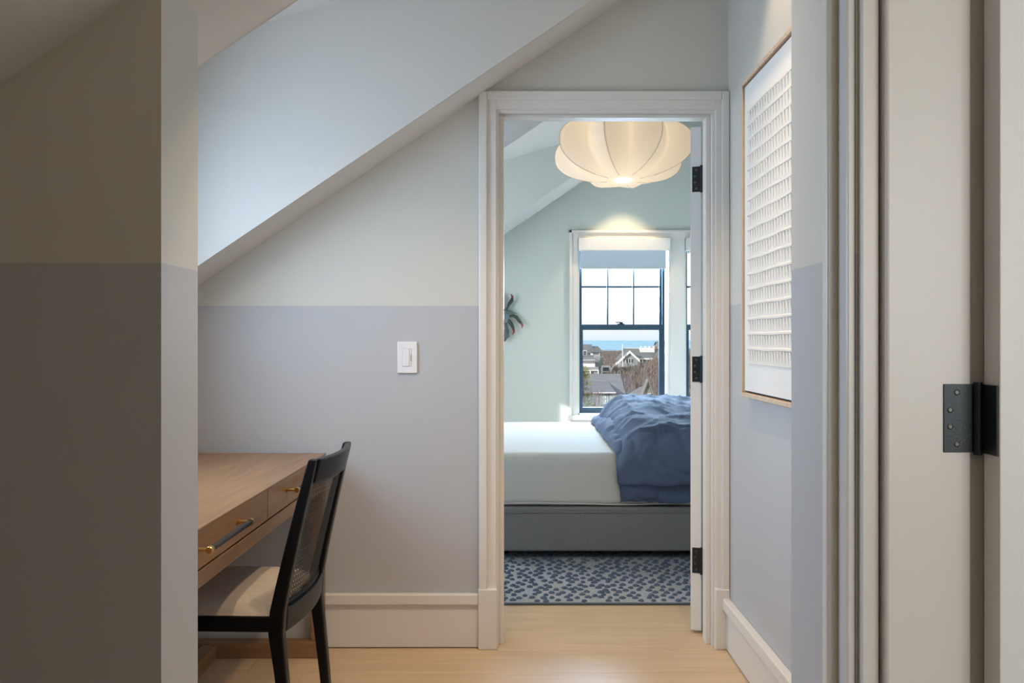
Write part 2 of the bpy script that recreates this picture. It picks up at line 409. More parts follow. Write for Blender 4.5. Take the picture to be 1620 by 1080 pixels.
# side dormer window of the bedroom (out of view, the sun comes through it)
bm = NB(); box(bm, -2.10, -2.05, WY0, WY0 + .05, WZ0, WZ1); box(bm, -2.10, -2.05, WY1 - .04, WY1, WZ0, WZ1); box(bm, -2.10, -2.05, WY0, WY1, WZ0, WZ0 + .05); box(bm, -2.10, -2.05, WY0, WY1, WZ1 - .03, WZ1)
w3 = struct('window_3', bm, M['sash'])
for k in range(1, 6):
    yy = WY0 + (WY1 - WY0) * k / 6; obj('muntin', B(-2.09, -2.06, yy - .012, yy + .012, WZ0, WZ1), M['sash'], w3)
obj('pane', B(-2.077, -2.073, WY0 + .02, WY1 - .02, WZ0 + .02, WZ1 - .02), M['glass'], w3)
# unseen window above the desk: opaque blind added, lamp in front stands for daylight
bm = NB(); box(bm, -1.455, -1.43, 1.94, 3.10, 1.0, 1.05); box(bm, -1.455, -1.43, 1.94, 3.10, 2.05, 2.10); box(bm, -1.455, -1.43, 1.94, 1.99, 1.0, 2.1); box(bm, -1.455, -1.43, 3.05, 3.10, 1.0, 2.1)
w4 = struct('window_4', bm, M['trim'], bevel=.003)
obj('shade', B(-1.450, -1.446, 1.99, 3.05, 1.05, 2.05), M['shade'], w4)

# ------------------------------------------------------------ door casing of the bedroom doorway
T = M['trim']
t2 = struct('trim_2', B(-.1375, -.0723, YB - .016, YB, 0.205, 2.1247), T, bevel=.002)
obj('casing', B(.7665, RX - .001, YB - .016, YB, 0.205, 2.1247), T, t2, bevel=.002)
obj('casing', B(-.0723, .7665, YB - .016, YB, 2.0596, 2.1247), T, t2, bevel=.002)
obj('backband', B(-.1385, -.108, YB - .030, YB, 0.205, 2.1265), T, t2, bevel=.004)
obj('backband', B(.7885, RX - .001, YB - .030, YB, 0.205, 2.1265), T, t2, bevel=.004)
obj('backband', B(-.108, .7885, YB - .030, YB, 2.094, 2.1265), T, t2, bevel=.004)
obj('plinth_block', B(-.141, -.0695, YB - .034, YB, 0, .229), T, t2, bevel=.003)
obj('plinth_block', B(.7625, RX - .001, YB - .034, YB, 0, .229), T, t2, bevel=.003)
# jamb and stops
obj('jamb', B(DX0 - .012, DX0, YB - .002, YB2 + .002, 0, DZ + .012), T, t2, bevel=.001)
obj('jamb', B(DX1, DX1 + .012, YB - .002, YB2 + .002, 0, DZ + .012), T, t2, bevel=.001)
obj('jamb', B(DX0, DX1, YB - .002, YB2 + .002, DZ, DZ + .012), T, t2, bevel=.001)
obj('stop', B(DX0, -.044, YB + .028, YB + .086, 0, DZ), T, t2, bevel=.002)
obj('stop', B(.738, DX1, YB + .028, YB + .086, 0, DZ), T, t2, bevel=.002)
obj('stop', B(-.044, .738, YB + .028, YB + .086, 2.038, DZ), T, t2, bevel=.002)
bm = NB(); box(bm, DX0 - .075, DX0 - .005, YB2, YB2 + .024, 0, 2.12); box(bm, DX1 + .005, DX1 + .075, YB2, YB2 + .024, 0, 2.12); box(bm, DX0 - .005, DX1 + .005, YB2, YB2 + .024, DZ + .006, 2.12)
obj('casing', bm, T, t2, bevel=.002)

# hinged black butt hinge: leaf pair, barrel, screws
def hinge(parent, pos, zc, mtx, jamb_leaf, door_leaf):
    """leaf boxes in world coordinates (after mtx); barrel at pos"""
    h = NB(); tube(h, [(pos[0], pos[1], zc - .054), (pos[0], pos[1], zc + .054)], .0065, 14)
    root = obj('hinge', h, M['black_metal'], parent, origin=(pos[0], pos[1], zc))
    if jamb_leaf: obj('leaf', jamb_leaf, M['black_metal'], root, bevel=.0006)
    if door_leaf: obj('leaf', door_leaf, M['black_metal'], root, bevel=.0006)
    return root
def screw(parent, c, axis):
    s = NB(); a = Vector(axis); c = Vector(c)
    tube(s, [c, c + a * .0006, c + a * .0012], [.0046, .0043, .0026], 14)
    q = axis
    o = obj('screw', s, M['screw'], parent, origin=c)
    x = NB(); u = a.orthogonal().normalized(); v = a.cross(u)
    for (p, r_) in ((u, v), (v, u)):
        vs = [c + a * .0014 + p * k1 * .0021 + r_ * k2 * .0006 for k1, k2 in ((-1, -1), (1, -1), (1, 1), (-1, 1))]
        vs2 = [w_ - a * .001 for w_ in vs]
        A = [x.verts.new(t_) for t_ in vs]; D = [x.verts.new(t_) for t_ in vs2]
        x.faces.new(A); x.faces.new(D[::-1])
        for i in range(4): x.faces.new([A[i], D[i], D[(i + 1) % 4], A[(i + 1) % 4]])
    bmesh.ops.translate(x, verts=x.verts[:], vec=(0, 0, 0))
    # recess joined as a dark cross on the head
    me = x; return o, me

# bedroom door, swung open into the bedroom
PIV = Vector((.7445, 3.5375, 0)); ANG = R(-20)
rot = Matrix.Translation(PIV) @ Matrix.Rotation(ANG, 4, 'Z') @ Matrix.Translation(-PIV)
dx0, dx1, dy0, dy1 = PIV.x - .044, PIV.x - .001, PIV.y + .004, PIV.y + .79
d1 = struct('door_1', B(dx0 + .006, dx1 - .006, dy0 + .05, dy1 - .05, .06, 1.98, mtx=rot), M['door'], origin=PIV)
bm = NB()
for (a, b, c, d) in ((dy0, dy0 + .11, .014, 2.032), (dy1 - .11, dy1, .014, 2.032), (dy0 + .11, dy1 - .11, .014, .22), (dy0 + .11, dy1 - .11, 1.92, 2.032), (dy0 + .11, dy1 - .11, .98, 1.10)):
    box(bm, dx0, dx1, a, b, c, d, mtx=rot)
obj('door_frame', bm, M['door'], d1, bevel=.0015)
for zc in (1.822, 1.061, .295):
    dl = B(dx0 + .007, dx1 - .002, dy0 - .0022, dy0, zc - .0508, zc + .0508, mtx=rot)
    hg = hinge(d1, (PIV.x, PIV.y - .002), zc, None, None, dl)
    for q, off in enumerate((-.037, -.0125, .0125, .037)):
        p = rot @ Vector((dx0 + (.020 if q in (0, 3) else .014) + .004, dy0 - .0022, zc + off))
        o, me = screw(hg, p, rot.to_3x3() @ Vector((0, -1, 0))); me.free()
kb = NB()
for sx_ in (-1, 1):
    xs = dx0 if sx_ < 0 else dx1
    tube(kb, [rot @ Vector((xs, dy1 - .06, .96)), rot @ Vector((xs + sx_ * .05, dy1 - .06, .96)), rot @ Vector((xs + sx_ * .055, dy1 - .08, .96)), rot @ Vector((xs + sx_ * .055, dy1 - .16, .96))], .009, 10)
obj('handle', kb, M['black_metal'], d1)

# ------------------------------------------------------------ near right doorway: casing, jamb, door
t3 = struct('trim_3', B(.507, NX, 1.352, 1.3935, 0.23, 2.14), T, bevel=.003)
obj('backband', B(.490, NX, 1.3915, 1.4144, 0, 2.16), T, t3, bevel=.003)
obj('casing', B(.507, NX, 1.352, 1.3935, 0, .2299), T, t3, bevel=.003)
obj('jamb', B(.5240, .5490, 1.336, 1.352, 0, 2.08), T, t3, bevel=.0015)
obj('stop', B(.5525, .679, 1.3172, 1.351, 0, 2.08), T, t3, bevel=.0045, seg=3)
obj('casing', B(.6775, .706, 1.3345, 1.41, 0, 2.14), T, t3)
bm = NB(); box(bm, NX - .001, .679, .42, .434, 0, 2.08); box(bm, NX - .001, .679, .42, 1.33, 2.065, 2.082)
obj('jamb', bm, T, t3)
bm = NB(); box(bm, .505, NX, .36, .425, 0, 2.14); box(bm, .505, NX, .36, 1.352, 2.075, 2.14)
obj('casing', bm, T, t3, bevel=.003)
# door, open at a right angle into the side room; its near face looks at the camera
PV = Vector((.6855, 1.3085, 0))
bm = B(.700, 1.475, 1.2735, 1.3065, .05, 2.02)
d2 = struct('door_2', bm, M['door'], origin=PV)
bm = NB()
for (a, b, c, d) in ((.6935, .80, .014, 2.05), (1.37, 1.475, .014, 2.05), (.80, 1.37, .014, .25), (.80, 1.37, 1.93, 2.05), (.80, 1.37, .98, 1.10)):
    box(bm, a, b, 1.2660, 1.3100, c, d)
obj('door_frame', bm, M['door'], d2, bevel=.0015)
for zc in (1.822, 1.061, .295):
    zc2 = zc
    jl = B(.6370, .6830, 1.3152, 1.3176, zc2 - .0508, zc2 + .0508)
    dl = B(.6908, .6935, 1.2700, 1.3120, zc2 - .0508, zc2 + .0508)
    hg = hinge(d2, (.6860, 1.3120), zc2, None, jl, dl)
    for q, off in enumerate((-.0385, -.0125, .0125, .0385)):
        o, me = screw(hg, (.6565 if q in (0, 3) else .6465, 1.3152, zc2 + off), (0, -1, 0))
        me.free()
kb = NB()
for (ys, sg) in ((1.266, -1), (1.31, 1)):
    tube(kb, [(1.41, ys, .96), (1.41, ys + sg * .05, .96), (1.39, ys + sg * .055, .96), (1.30, ys + sg * .055, .96)], .009, 10)
obj('handle', kb, M['black_metal'], d2)

# ------------------------------------------------------------ baseboards
def baseboard_x(name, x0, x1, yface, m_=T):
    b = struct(name, B(x0, x1, yface - .016, yface, .004, .170), m_, bevel=.002)
    obj('base_cap', B(x0, x1, yface - .028, yface, .168, .2085), m_, b, bevel=.004)
    return b
baseboard_x('baseboard_back', -1.45, -.141, YB)
b = struct('baseboard_right', B(RX - .016, RX, 1.67, YB - .03, .004, .155), T, bevel=.002)
obj('base_cap', B(RX - .030, RX, 1.67, YB - .03, .153, .195), T, b, bevel=.004)
b = struct('baseboard_far', B(-2.0, 1.99, YF - .018, YF, .004, .16), T, bevel=.002)
b = struct('baseboard_left', B(-1.45, -1.434, CY1, YB - .03, .004, .17), T, bevel=.002)
b = struct('baseboard_left.001', B(-1.6, CX, CY0 - .016, CY0, .004, .17), T, bevel=.002)

# ------------------------------------------------------------ dimmer switch
def switch():
    x0, x1 = -0.4515, -0.3755; z0, z1 = PZ(590, YB), PZ(540.5, YB)
    s = thing('light_switch', ((x0 + x1) / 2, YB, z0), 'white dimmer switch plate on the grey wall left of the doorway', 'switch')
    obj('cover_plate', B(x0, x1, YB - .009, YB, z0, z1), M['white'], s, bevel=.003)
    cx, cz = (x0 + x1) / 2 - .0015, (z0 + z1) / 2
    obj('bezel_gap', B(cx - .0175, cx + .0175, YB - .0093, YB - .008, cz - .034, cz + .034), mat('switch_gap', (.35, .34, .33), .6), s)
    obj('rocker', B(cx - .0165, cx + .0100, YB - .0120, YB - .008, cz - .033, cz + .033), M['white'], s, bevel=.0015)
    obj('dimmer_track', B(cx + .0112, cx + .0168, YB - .0105, YB - .008, cz - .033, cz + .033), M['white'], s, bevel=.0006)
    obj('dimmer_slider', B(cx + .0138, cx + .0164, YB - .0125, YB - .010, cz - .014, cz + .012), mat('slider_grey', (.42, .41, .41), .5), s)
switch()

# ------------------------------------------------------------ desk
def desk():
    XF, XB = -.715, -1.265; Y0, Y1 = 1.775, 3.345
    ZT, ZDT, ZDB, ZR = .751, .745, .657, .614
    d = thing('desk', ((XF + XB) / 2, (Y0 + Y1) / 2, 0), 'brown oak writing desk with two drawers against the grey wall', 'desk')
    obj('desktop', B(XB, XF, Y0, Y1, ZDT, ZT), M['desk'], d, bevel=.0012)
    bm = NB(); box(bm, XB, XF - .025, Y0, Y0 + .022, ZDB - .002, ZDT); box(bm, XB, XF - .025, Y1 - .022, Y1, ZDB - .002, ZDT); box(bm, XB, XB + .02, Y0, Y1, ZDB - .002, ZDT)
    box(bm, XB + .02, XF - .025, Y0 + .022, Y1 - .022, ZDB - .002, ZDB + .008)
    obj('carcass', bm, M['desk'], d)
    obj('rail', B(XF - .045, XF - .002, Y0 + .0, Y1 - .0, ZR, ZDB - .004), M['desk'], d, bevel=.0015)
    obj('rail', B(XB, XB + .04, Y0 + .045, Y1 - .045, ZR, ZDB - .004), M['desk'], d, bevel=.0015)
    obj('rail', B(XB + .04, XF - .045, Y0, Y0 + .04, ZR, ZDB - .004), M['desk_x'], d, bevel=.0015)
    obj('rail', B(XB + .04, XF - .045, Y1 - .04, Y1, ZR, ZDB - .004), M['desk_x'], d, bevel=.0015)
    mt = mat('leg_oak', (.29, .17, .088), .4, var=.15, scale=3, stretch=(18, 18, 1.2))
    for (xa, xb) in ((XF - .047, XF - .002), (XB, XB + .045)):
        for (ya, yb) in ((Y0, Y0 + .045), (Y1 - .045, Y1)):
            obj('leg', B(xa, xb, ya, yb, 0.056, ZR), mt, d, bevel=.0015)
    for (ya, yb) in ((Y0, Y0 + .06), (3.272, 3.332)):
        obj('floor_bar', B(XB, XF - .004, ya, yb, 0, .056), M['desk_x'], d, bevel=.0015)
    obj('stretcher', B(-1.155, -1.103, Y0 + .06, 3.272, 0, .052), M['desk'], d, bevel=.0015)
    ym = 2.56
    for (a, b) in ((Y0 + .012, ym - .0025), (ym + .0025, Y1 - .012)):
        dr = obj('drawer', B(XF - .022, XF - .0005, a, b, ZDB + .002, ZDT - .0003), M['desk'], d, bevel=.0008)
        cy = (a + b) / 2 - (.045 if b < 2.6 else .03); hx, hz = XF + .034, .7095
        hl = .160
        h = NB(); tube(h, [(hx, cy - hl + .012, hz), (hx, cy + hl - .012, hz)], .0068, 14)
        hd = obj('handle', h, M['leather'], dr, smooth=False)
        for s in (-1, 1):
            e = NB(); tube(e, [(hx, cy + s * (hl - .014), hz), (hx, cy + s * (hl - .002), hz), (hx, cy + s * hl, hz)], [.0086, .0086, .0075], 16)
            tube(e, [(XF - .001, cy + s * (hl - .008), hz), (XF + .003, cy + s * (hl - .008), hz), (XF + .0032, cy + s * (hl - .008), hz), (hx, cy + s * (hl - .008), hz)], [.008, .008, .0048, .0048], 12)
            obj('handle_post', e, M['brass'], hd)
desk()

# ------------------------------------------------------------ chair
def chair():
    piv = Vector((-.62, 2.55, 0)); rm = Matrix.Translation(piv) @ Matrix.Rotation(R(-2.0), 4, 'Z') @ Matrix.Translation(-piv)
    c = thing('dining_chair', piv, 'black wooden chair with cane back and beige seat pulled up to the desk', 'chair')
    def fin(name, bm, m_, **k):
        bmesh.ops.transform(bm, matrix=rm, verts=bm.verts[:]); return obj(name, bm, m_, c, **k)
    YN, YFa = 2.335, 2.765; TH = .032
    prof = [(0.0, -.585, .024), (.15, -.598, .029), (.30, -.614, .034), (.40, -.626, .040), (.46, -.622, .040), (.55, -.603, .036), (.65, -.580, .032), (.75, -.556, .028), (.83, -.536, .024), (.862, -.528, .021)]
    def back_x(z):
        for (za, xa, _), (zb, xb, _) in zip(prof, prof[1:]):
            if za <= z <= zb: return xa + (xb - xa) * (z - za) / (zb - za)
        return prof[-1][1]
    for y0 in (YN, YFa - TH):
        bm = NB(); rows = []
        for (z, x, dp) in prof:
            rows.append([(x - dp / 2, y0, z), (x + dp / 2, y0, z), (x + dp / 2, y0 + TH, z), (x - dp / 2, y0 + TH, z)])
        g = grid(bm, rows, closed=True); bm.faces.new(g[0][::-1]); bm.faces.new(g[-1])
        fin('rear_leg', bm, M['black_wood'], bevel=.005, seg=3)
    ya, yb = YN + TH - .002, YFa - TH + .002
    def bulge(y, amt): t = (y - YN) / (YFa - YN); return amt * math.sin(math.pi * t)
    def curved_rail(name, z0, z1, th, amt, off=0.0, n=18):
        bm = NB(); rows = []
        for i in range(n + 1):
            y = ya + (yb - ya) * i / n; bx_ = bulge(y, amt)
            rows.append([(back_x(z) + bx_ + off + s * th / 2, y, z) for (s, z) in ((-1, z0), (1, z0), (1, z1), (-1, z1))])
        g = grid(bm, rows, closed=True); bm.faces.new(g[0][::-1]); bm.faces.new(g[-1])
        fin(name, bm, M['black_wood'], bevel=.004, seg=2)
    curved_rail('top_rail', .795, .8605, .021, .030)
    curved_rail('lower_rail', .398, .462, .032, .024)
    # woven cane: ribbons in four directions on the bowed back
    bm = NB()
    def pt(u, v, o): z = .455 + (.80 - .455) * v; y = ya + (yb - ya) * u; return Vector((back_x(z) + bulge(y, .027) - .002 + o, y, z))
    def ribbon(a, b, wd, o):
        n = 8; rows = []
        L = Vector((b[0] - a[0], b[1] - a[1])); du = Vector((-L.y, L.x)); 
        W, H = yb - ya, .345
        real = Vector((L.x * W, L.y * H)); pr = Vector((-real.y, real.x)).normalized() * wd / 2; pu, pv = pr.x / W, pr.y / H
        prev = None
        for i in range(n + 1):
            t = i / n; u = a[0] + L.x * t; v = a[1] + L.y * t
            cur = (bm.verts.new(pt(u - pu, v - pv, o)), bm.verts.new(pt(u + pu, v + pv, o)))
            if prev: bm.faces.new([prev[0], prev[1], cur[1], cur[0]])
            prev = cur
    NU, NV = 27, 25
    for i in range(NU):
        u = (i + .5) / NU; ribbon((u - .006, 0), (u - .006, 1), .0020, .0003); ribbon((u + .006, 0), (u + .006, 1), .0020, .0003)
    for j in range(NV):
        v = (j + .5) / NV; ribbon((0, v - .0065), (1, v - .0065), .0020, -.0003); ribbon((0, v + .0065), (1, v + .0065), .0020, -.0003)
    k = .72
    for i in range(-NU, NU * 2, 1):
        for sgn in (1, -1):
            u0 = (i + .5) / NU; u1 = u0 + sgn * .345 / (yb - ya)
            v0, v1 = 0.0, 1.0
            ss = 0.0; se = 1.0
            if u1 != u0:
                ts = sorted(((0 - u0) / (u1 - u0), (1 - u0) / (u1 - u0))); ss = max(0, ts[0]); se = min(1, ts[1])
            if se - ss > .03: ribbon((u0 + (u1 - u0) * ss, ss), (u0 + (u1 - u0) * se, se), .0020, .0009 * sgn)
    cp = fin('cane_panel', bm, M['cane'], kind='stuff')
    # cane frame lips
    for (z0, z1) in ((.455, .475), (.785, .80)): curved_rail('cane_bead', z0, z1, .012, .027, -.003)
    # seat
    XS0, XS1 = -1.075, -.640
    obj_bm = NB(); box(obj_bm, XS0, XS1 + .03, YN, YN + .024, .405, .446); fin('seat_rail', obj_bm, M['black_wood'], bevel=.004)
    obj_bm = NB(); box(obj_bm, XS0, XS1 + .03, YFa - .024, YFa, .405, .446); fin('seat_rail', obj_bm, M['black_wood'], bevel=.004)
    obj_bm = NB(); box(obj_bm, XS0, XS0 + .024, YN + .024, YFa - .024, .405, .446); fin('seat_rail', obj_bm, M['black_wood'], bevel=.004)
    for y0 in (YN, YFa - .036):
        bm = NB(); rows = []
        for (z, x, t) in ((0, XS0 - .002, .024), (.2, XS0 + .002, .030), (.405, XS0 + .0, .038), (.446, XS0, .038)):
            rows.append([(x, y0, z), (x + t, y0, z), (x + t, y0 + .036, z), (x, y0 + .036, z)])
        g = grid(bm, rows, closed=True); bm.faces.new(g[0][::-1]); bm.faces.new(g[-1])
        fin('front_leg', bm, M['black_wood'], bevel=.004)
    # domed cushion
    bm = NB(); rows = []; nx, ny = 22, 22
    for i in range(nx + 1):
        r_ = []
        for j in range(ny + 1):
            u, v = i / nx * 2 - 1, j / ny * 2 - 1
            e = (1 - abs(u) ** 7) ** .45 * (1 - abs(v) ** 7) ** .45
            r_.append((XS0 + .004 + (XS1 - XS0 - .004) * (u + 1) / 2, YN + .006 + (YFa - YN - .012) * (v + 1) / 2, .447 + .034 * e + .012 * (1 - u * u) * (1 - v * v)))
        rows.append(r_)
    g = grid(bm, rows)
    for f in bm.faces: f.smooth = True
    lo = [[bm.verts.new((p.co.x, p.co.y, .440)) for p in (r_[0], r_[-1])] for r_ in (g[0], g[-1])]
    bm.faces.new([lo[0][0], lo[1][0], lo[1][1], lo[0][1]])
    fin('seat_cushion', bm, M['seat'], smooth=True)
chair()

# ------------------------------------------------------------ framed paper artwork on the right wall
def art():
    XFR = .778; y1 = 3.050; y0 = 2.10; z0, z1 = .985, 2.062
    a = thing('framed_artwork', (RX, (y0 + y1) / 2, z0), 'large white paper relief in thin oak frame on the right wall', 'artwork')
    ft = .014
    for bm in (B(XFR, RX - .004, y0, y1, z1 - ft, z1), B(XFR, RX - .004, y0, y1, z0, z0 + ft), B(XFR, RX - .004, y1 - ft * 1.0, y1, z0 + ft, z1 - ft), B(XFR, RX - .004, y0, y0 + ft, z0 + ft, z1 - ft)):
        obj('frame_bar', bm, M['frame'], a, bevel=.0012)
    obj('backing', B(XFR + .020, RX - .006, y0 + ft, y1 - ft, z0 + ft, z1 - ft), M['gap'], a)  # near-black backing puts the frame's shadow gap into the colour
    obj('mat_board', B(XFR + .008, XFR + .020, y0 + ft + .007, y1 - ft - .007, z0 + ft + .007, z1 - ft - .007), M['mat_board'], a)
    ay1, ay0 = 2.972, 2.178; az0, az1 = 1.098, 1.957
    obj('paper_sheet', B(XFR + .004, XFR + .0078, ay0, ay1, az0, az1), M['paper'], a, bevel=.0005)
    NR, NC = 17, 27; rh = (az1 - az0 - .012) / NR; cw = (ay1 - ay0 - .012) / NC
    rnd = random.Random(3)
    for r_ in range(NR):
        bm = NB(); zb = az0 + .006 + r_ * rh
        for c_ in range(NC):
            yb_ = ay0 + .006 + c_ * cw; jz = .0012 * math.sin(c_ * .55 + r_) + rnd.uniform(-.0012, .0012)
            # a tab cut loose at its upper edge and bent outward
            w0 = cw * .60; p = .0022 + rnd.uniform(0, .0016)
            zt = zb + rh * .70 + jz; zl = zb + .003
            x0 = XFR + .0038
            vs = [(x0, yb_, zl), (x0, yb_ + w0, zl), (x0 - p, yb_ + w0, zt), (x0 - p, yb_, zt), (x0 - p - .0012, yb_ + w0 * .9, zt + .004), (x0 - p - .0012, yb_ + w0 * .1, zt + .004)]
            v = [bm.verts.new(q) for q in vs]
            b0, b1 = bm.verts.new((x0, yb_, zt + .004)), bm.verts.new((x0, yb_ + w0, zt + .004))
            bm.faces.new([v[0], v[1], v[2], v[3]]); bm.faces.new([v[3], v[2], v[4], v[5]])
            bm.faces.new([v[0], v[3], b0]); bm.faces.new([v[1], b1, v[2]]); bm.faces.new([v[3], v[5], b0]); bm.faces.new([v[2], b1, v[4]])
        # band of uncut paper above the row
        zt = zb + rh * .78
        prevs = None
        for k in range(NC + 1):
            yy = ay0 + .004 + (ay1 - ay0 - .008) * k / NC; jz = .0012 * math.sin(k * .55 + r_)
            cur = [bm.verts.new((XFR + .0038, yy, zt + jz - .001)), bm.verts.new((XFR - .0005, yy, zt + jz + .002)), bm.verts.new((XFR - .0005, yy, zb + rh + jz * .5 - .003)), bm.verts.new((XFR + .0038, yy, zb + rh + jz * .5))]
            if prevs:
                for q in range(3): bm.faces.new([prevs[q], cur[q], cur[q + 1], prevs[q + 1]])
            prevs = cur
        obj('paper_row', bm, M['paper'], a)
art()

# ------------------------------------------------------------ rug with raised tufts
def rug():
    x0, x1, y0, y1 = -1.05, 1.62, 3.93, 6.98
    r_ = thing('area_rug', ((x0 + x1) / 2, (y0 + y1) / 2, 0), 'grey blue woven rug with raised blue dots under the bed', 'rug')
    obj('rug_base', B(x0, x1, y0 + .012, y1, 0.0005, .010), M['rug'], r_)
    obj('binding', B(x0, x1, y0, y0 + .014, 0.0005, .0095), M['rug_edge'], r_, bevel=.003)
    meshes = []
    rnd = random.Random(11)
    for k in range(4):
        bm = NB(); rows = []
        n = 10
        for (s, h) in ((1.0, 0), (.92, .005), (.55, .0085)):
            rows.append([(math.cos(2 * math.pi * i / n) * s * .0135 * (1 + .15 * math.sin(i * 2.3 + k)), math.sin(2 * math.pi * i / n) * s * .0135 * (1 + .15 * math.cos(i * 1.7 + k)), .0098 + h) for i in range(n)])
        g = grid(bm, rows, closed=True); bm.faces.new(g[-1])
        o = obj('tuft', bm, M['tuft'], r_, origin=ORG[r_.name], smooth=True); meshes.append(o.data); 
        # placed below together with the others
        bpy.data.objects.remove(o)
        bmesh.ops
    spots = []
    px = .0530; py = .058
    j = 0; y = y0 + .035
    while y < 4.86:
        n = int((x1 - x0) / px)
        for i in range(n):
            x = x0 + .03 + (i + (.5 if j % 2 else 0)) * px + rnd.uniform(-.011, .011)
            yy = y + rnd.uniform(-.012, .012)
            if rnd.random() < .93: spots.append((x, yy))
        y += py * .72; j += 1
    vis = [s for s in spots if -.12 - .0 < s[0] < (1094 - 815) * s[1] / F + .02 and s[0] > (795 - 815) * s[1] / F - .02 and s[1] < 4.70]
    vis.sort(key=lambda s: s[1])
    near = vis[:298]; ns = set(near)
    org = ORG[r_.name]
    for k, (x, yy) in enumerate(near):
        o = bpy.data.objects.new('tuft', meshes[k % 4]); C.objects.link(o); o.parent = r_
        o.location = (x - org.x, yy - org.y, 0); o.rotation_euler = (0, 0, rnd.uniform(-.5, .5))
        s = rnd.uniform(.85, 1.2); o.scale = (s, s, 1)
        # mesh was stored relative to the rug origin
    bm = NB()
    for (x, yy) in spots:
        if (x, yy) in ns: continue
        n = 6
        a = [bm.verts.new((x + math.cos(i * math.pi / 3) * .0135, yy + math.sin(i * math.pi / 3) * .0135, .0098)) for i in range(n)]
        b = [bm.verts.new((x + math.cos(i * math.pi / 3) * .013, yy + math.sin(i * math.pi / 3) * .010, .0165)) for i in range(n)]
        bm.faces.new(b)
        for i in range(n): bm.faces.new([a[i], a[(i + 1) % n], b[(i + 1) % n], b[i]])
    obj('tufts', bm, M['tuft'], r_, kind='stuff')
    return meshes, org
ms, ro = rug()
for me in ms:      # tuft meshes carry their own local origin
    for v in me.vertices: v.co += ro

# ------------------------------------------------------------ bed
BX0, BX1 = -.17, 1.88
BYN, BYF = 4.735, 6.66
def bed():
    b = thing('bed', ((BX0 + BX1) / 2, (BYN + BYF) / 2, 0), 'low grey upholstered bed standing on the dotted rug', 'bed')
    obj('base', B(BX0 - .02, BX1 + .01, BYN - .025, BYF + .02, .052, .262), M['base'], b, bevel=.015, seg=3)
    bm = NB(); zz = .268
    box(bm, BX0 - .02, BX1 + .01, BYN - .025, BYF + .02, .258, .288); obj('top_band', bm, M['base'], b, bevel=.010, seg=3)
    p = NB(); tube(p, [(BX0 - .02, BYN - .025, .261), (BX1 + .01, BYN - .025, .261)], .0045, 8); obj('piping', p, M['base'], b)
    for (x, y) in ((BX0 + .12, BYN + .12), (BX1 - .15, BYN + .12), (BX0 + .12, BYF - .15), (BX1 - .15, BYF - .15)):
        l = NB(); tube(l, [(x, y, .0186), (x, y, .054)], [.022, .028], 12); obj('leg', l, M['black_wood'], b)
    h = NB(); box(h, BX1 + .012, BX1 + .095, BYN - .05, BYF + .07, .05, 1.05); obj('headboard', h, M['base'], b, bevel=.035, seg=5)
bed()
def armchair():
    x0, x1, y0, y1 = 1.43, 1.965, 7.20, 7.80
    a = thing('armchair', ((x0 + x1) / 2, (y0 + y1) / 2, 0), 'small grey upholstered armchair by the window behind the open door edge', 'chair')
    obj('backrest', B(x0, x0 + .10, y0, y1, .16, .665), M['base'], a, bevel=.045, seg=5)
    obj('seat', B(x0 + .10, x1, y0 + .1, y1 - .1, .16, .42), M['base'], a, bevel=.04, seg=4)
    for (ya, yb) in ((y0, y0 + .1), (y1 - .1, y1)): obj('armrest', B(x0 + .10, x1, ya, yb, .16, .56), M['base'], a, bevel=.04, seg=4)
    for x in (x0 + .05, x1 - .05):
        for y in (y0 + .05, y1 - .05):
            l = NB(); tube(l, [(x, y, 0.0), (x, y, .17)], [.014, .022], 10); obj('leg', l, M['black_wood'], a)
armchair()
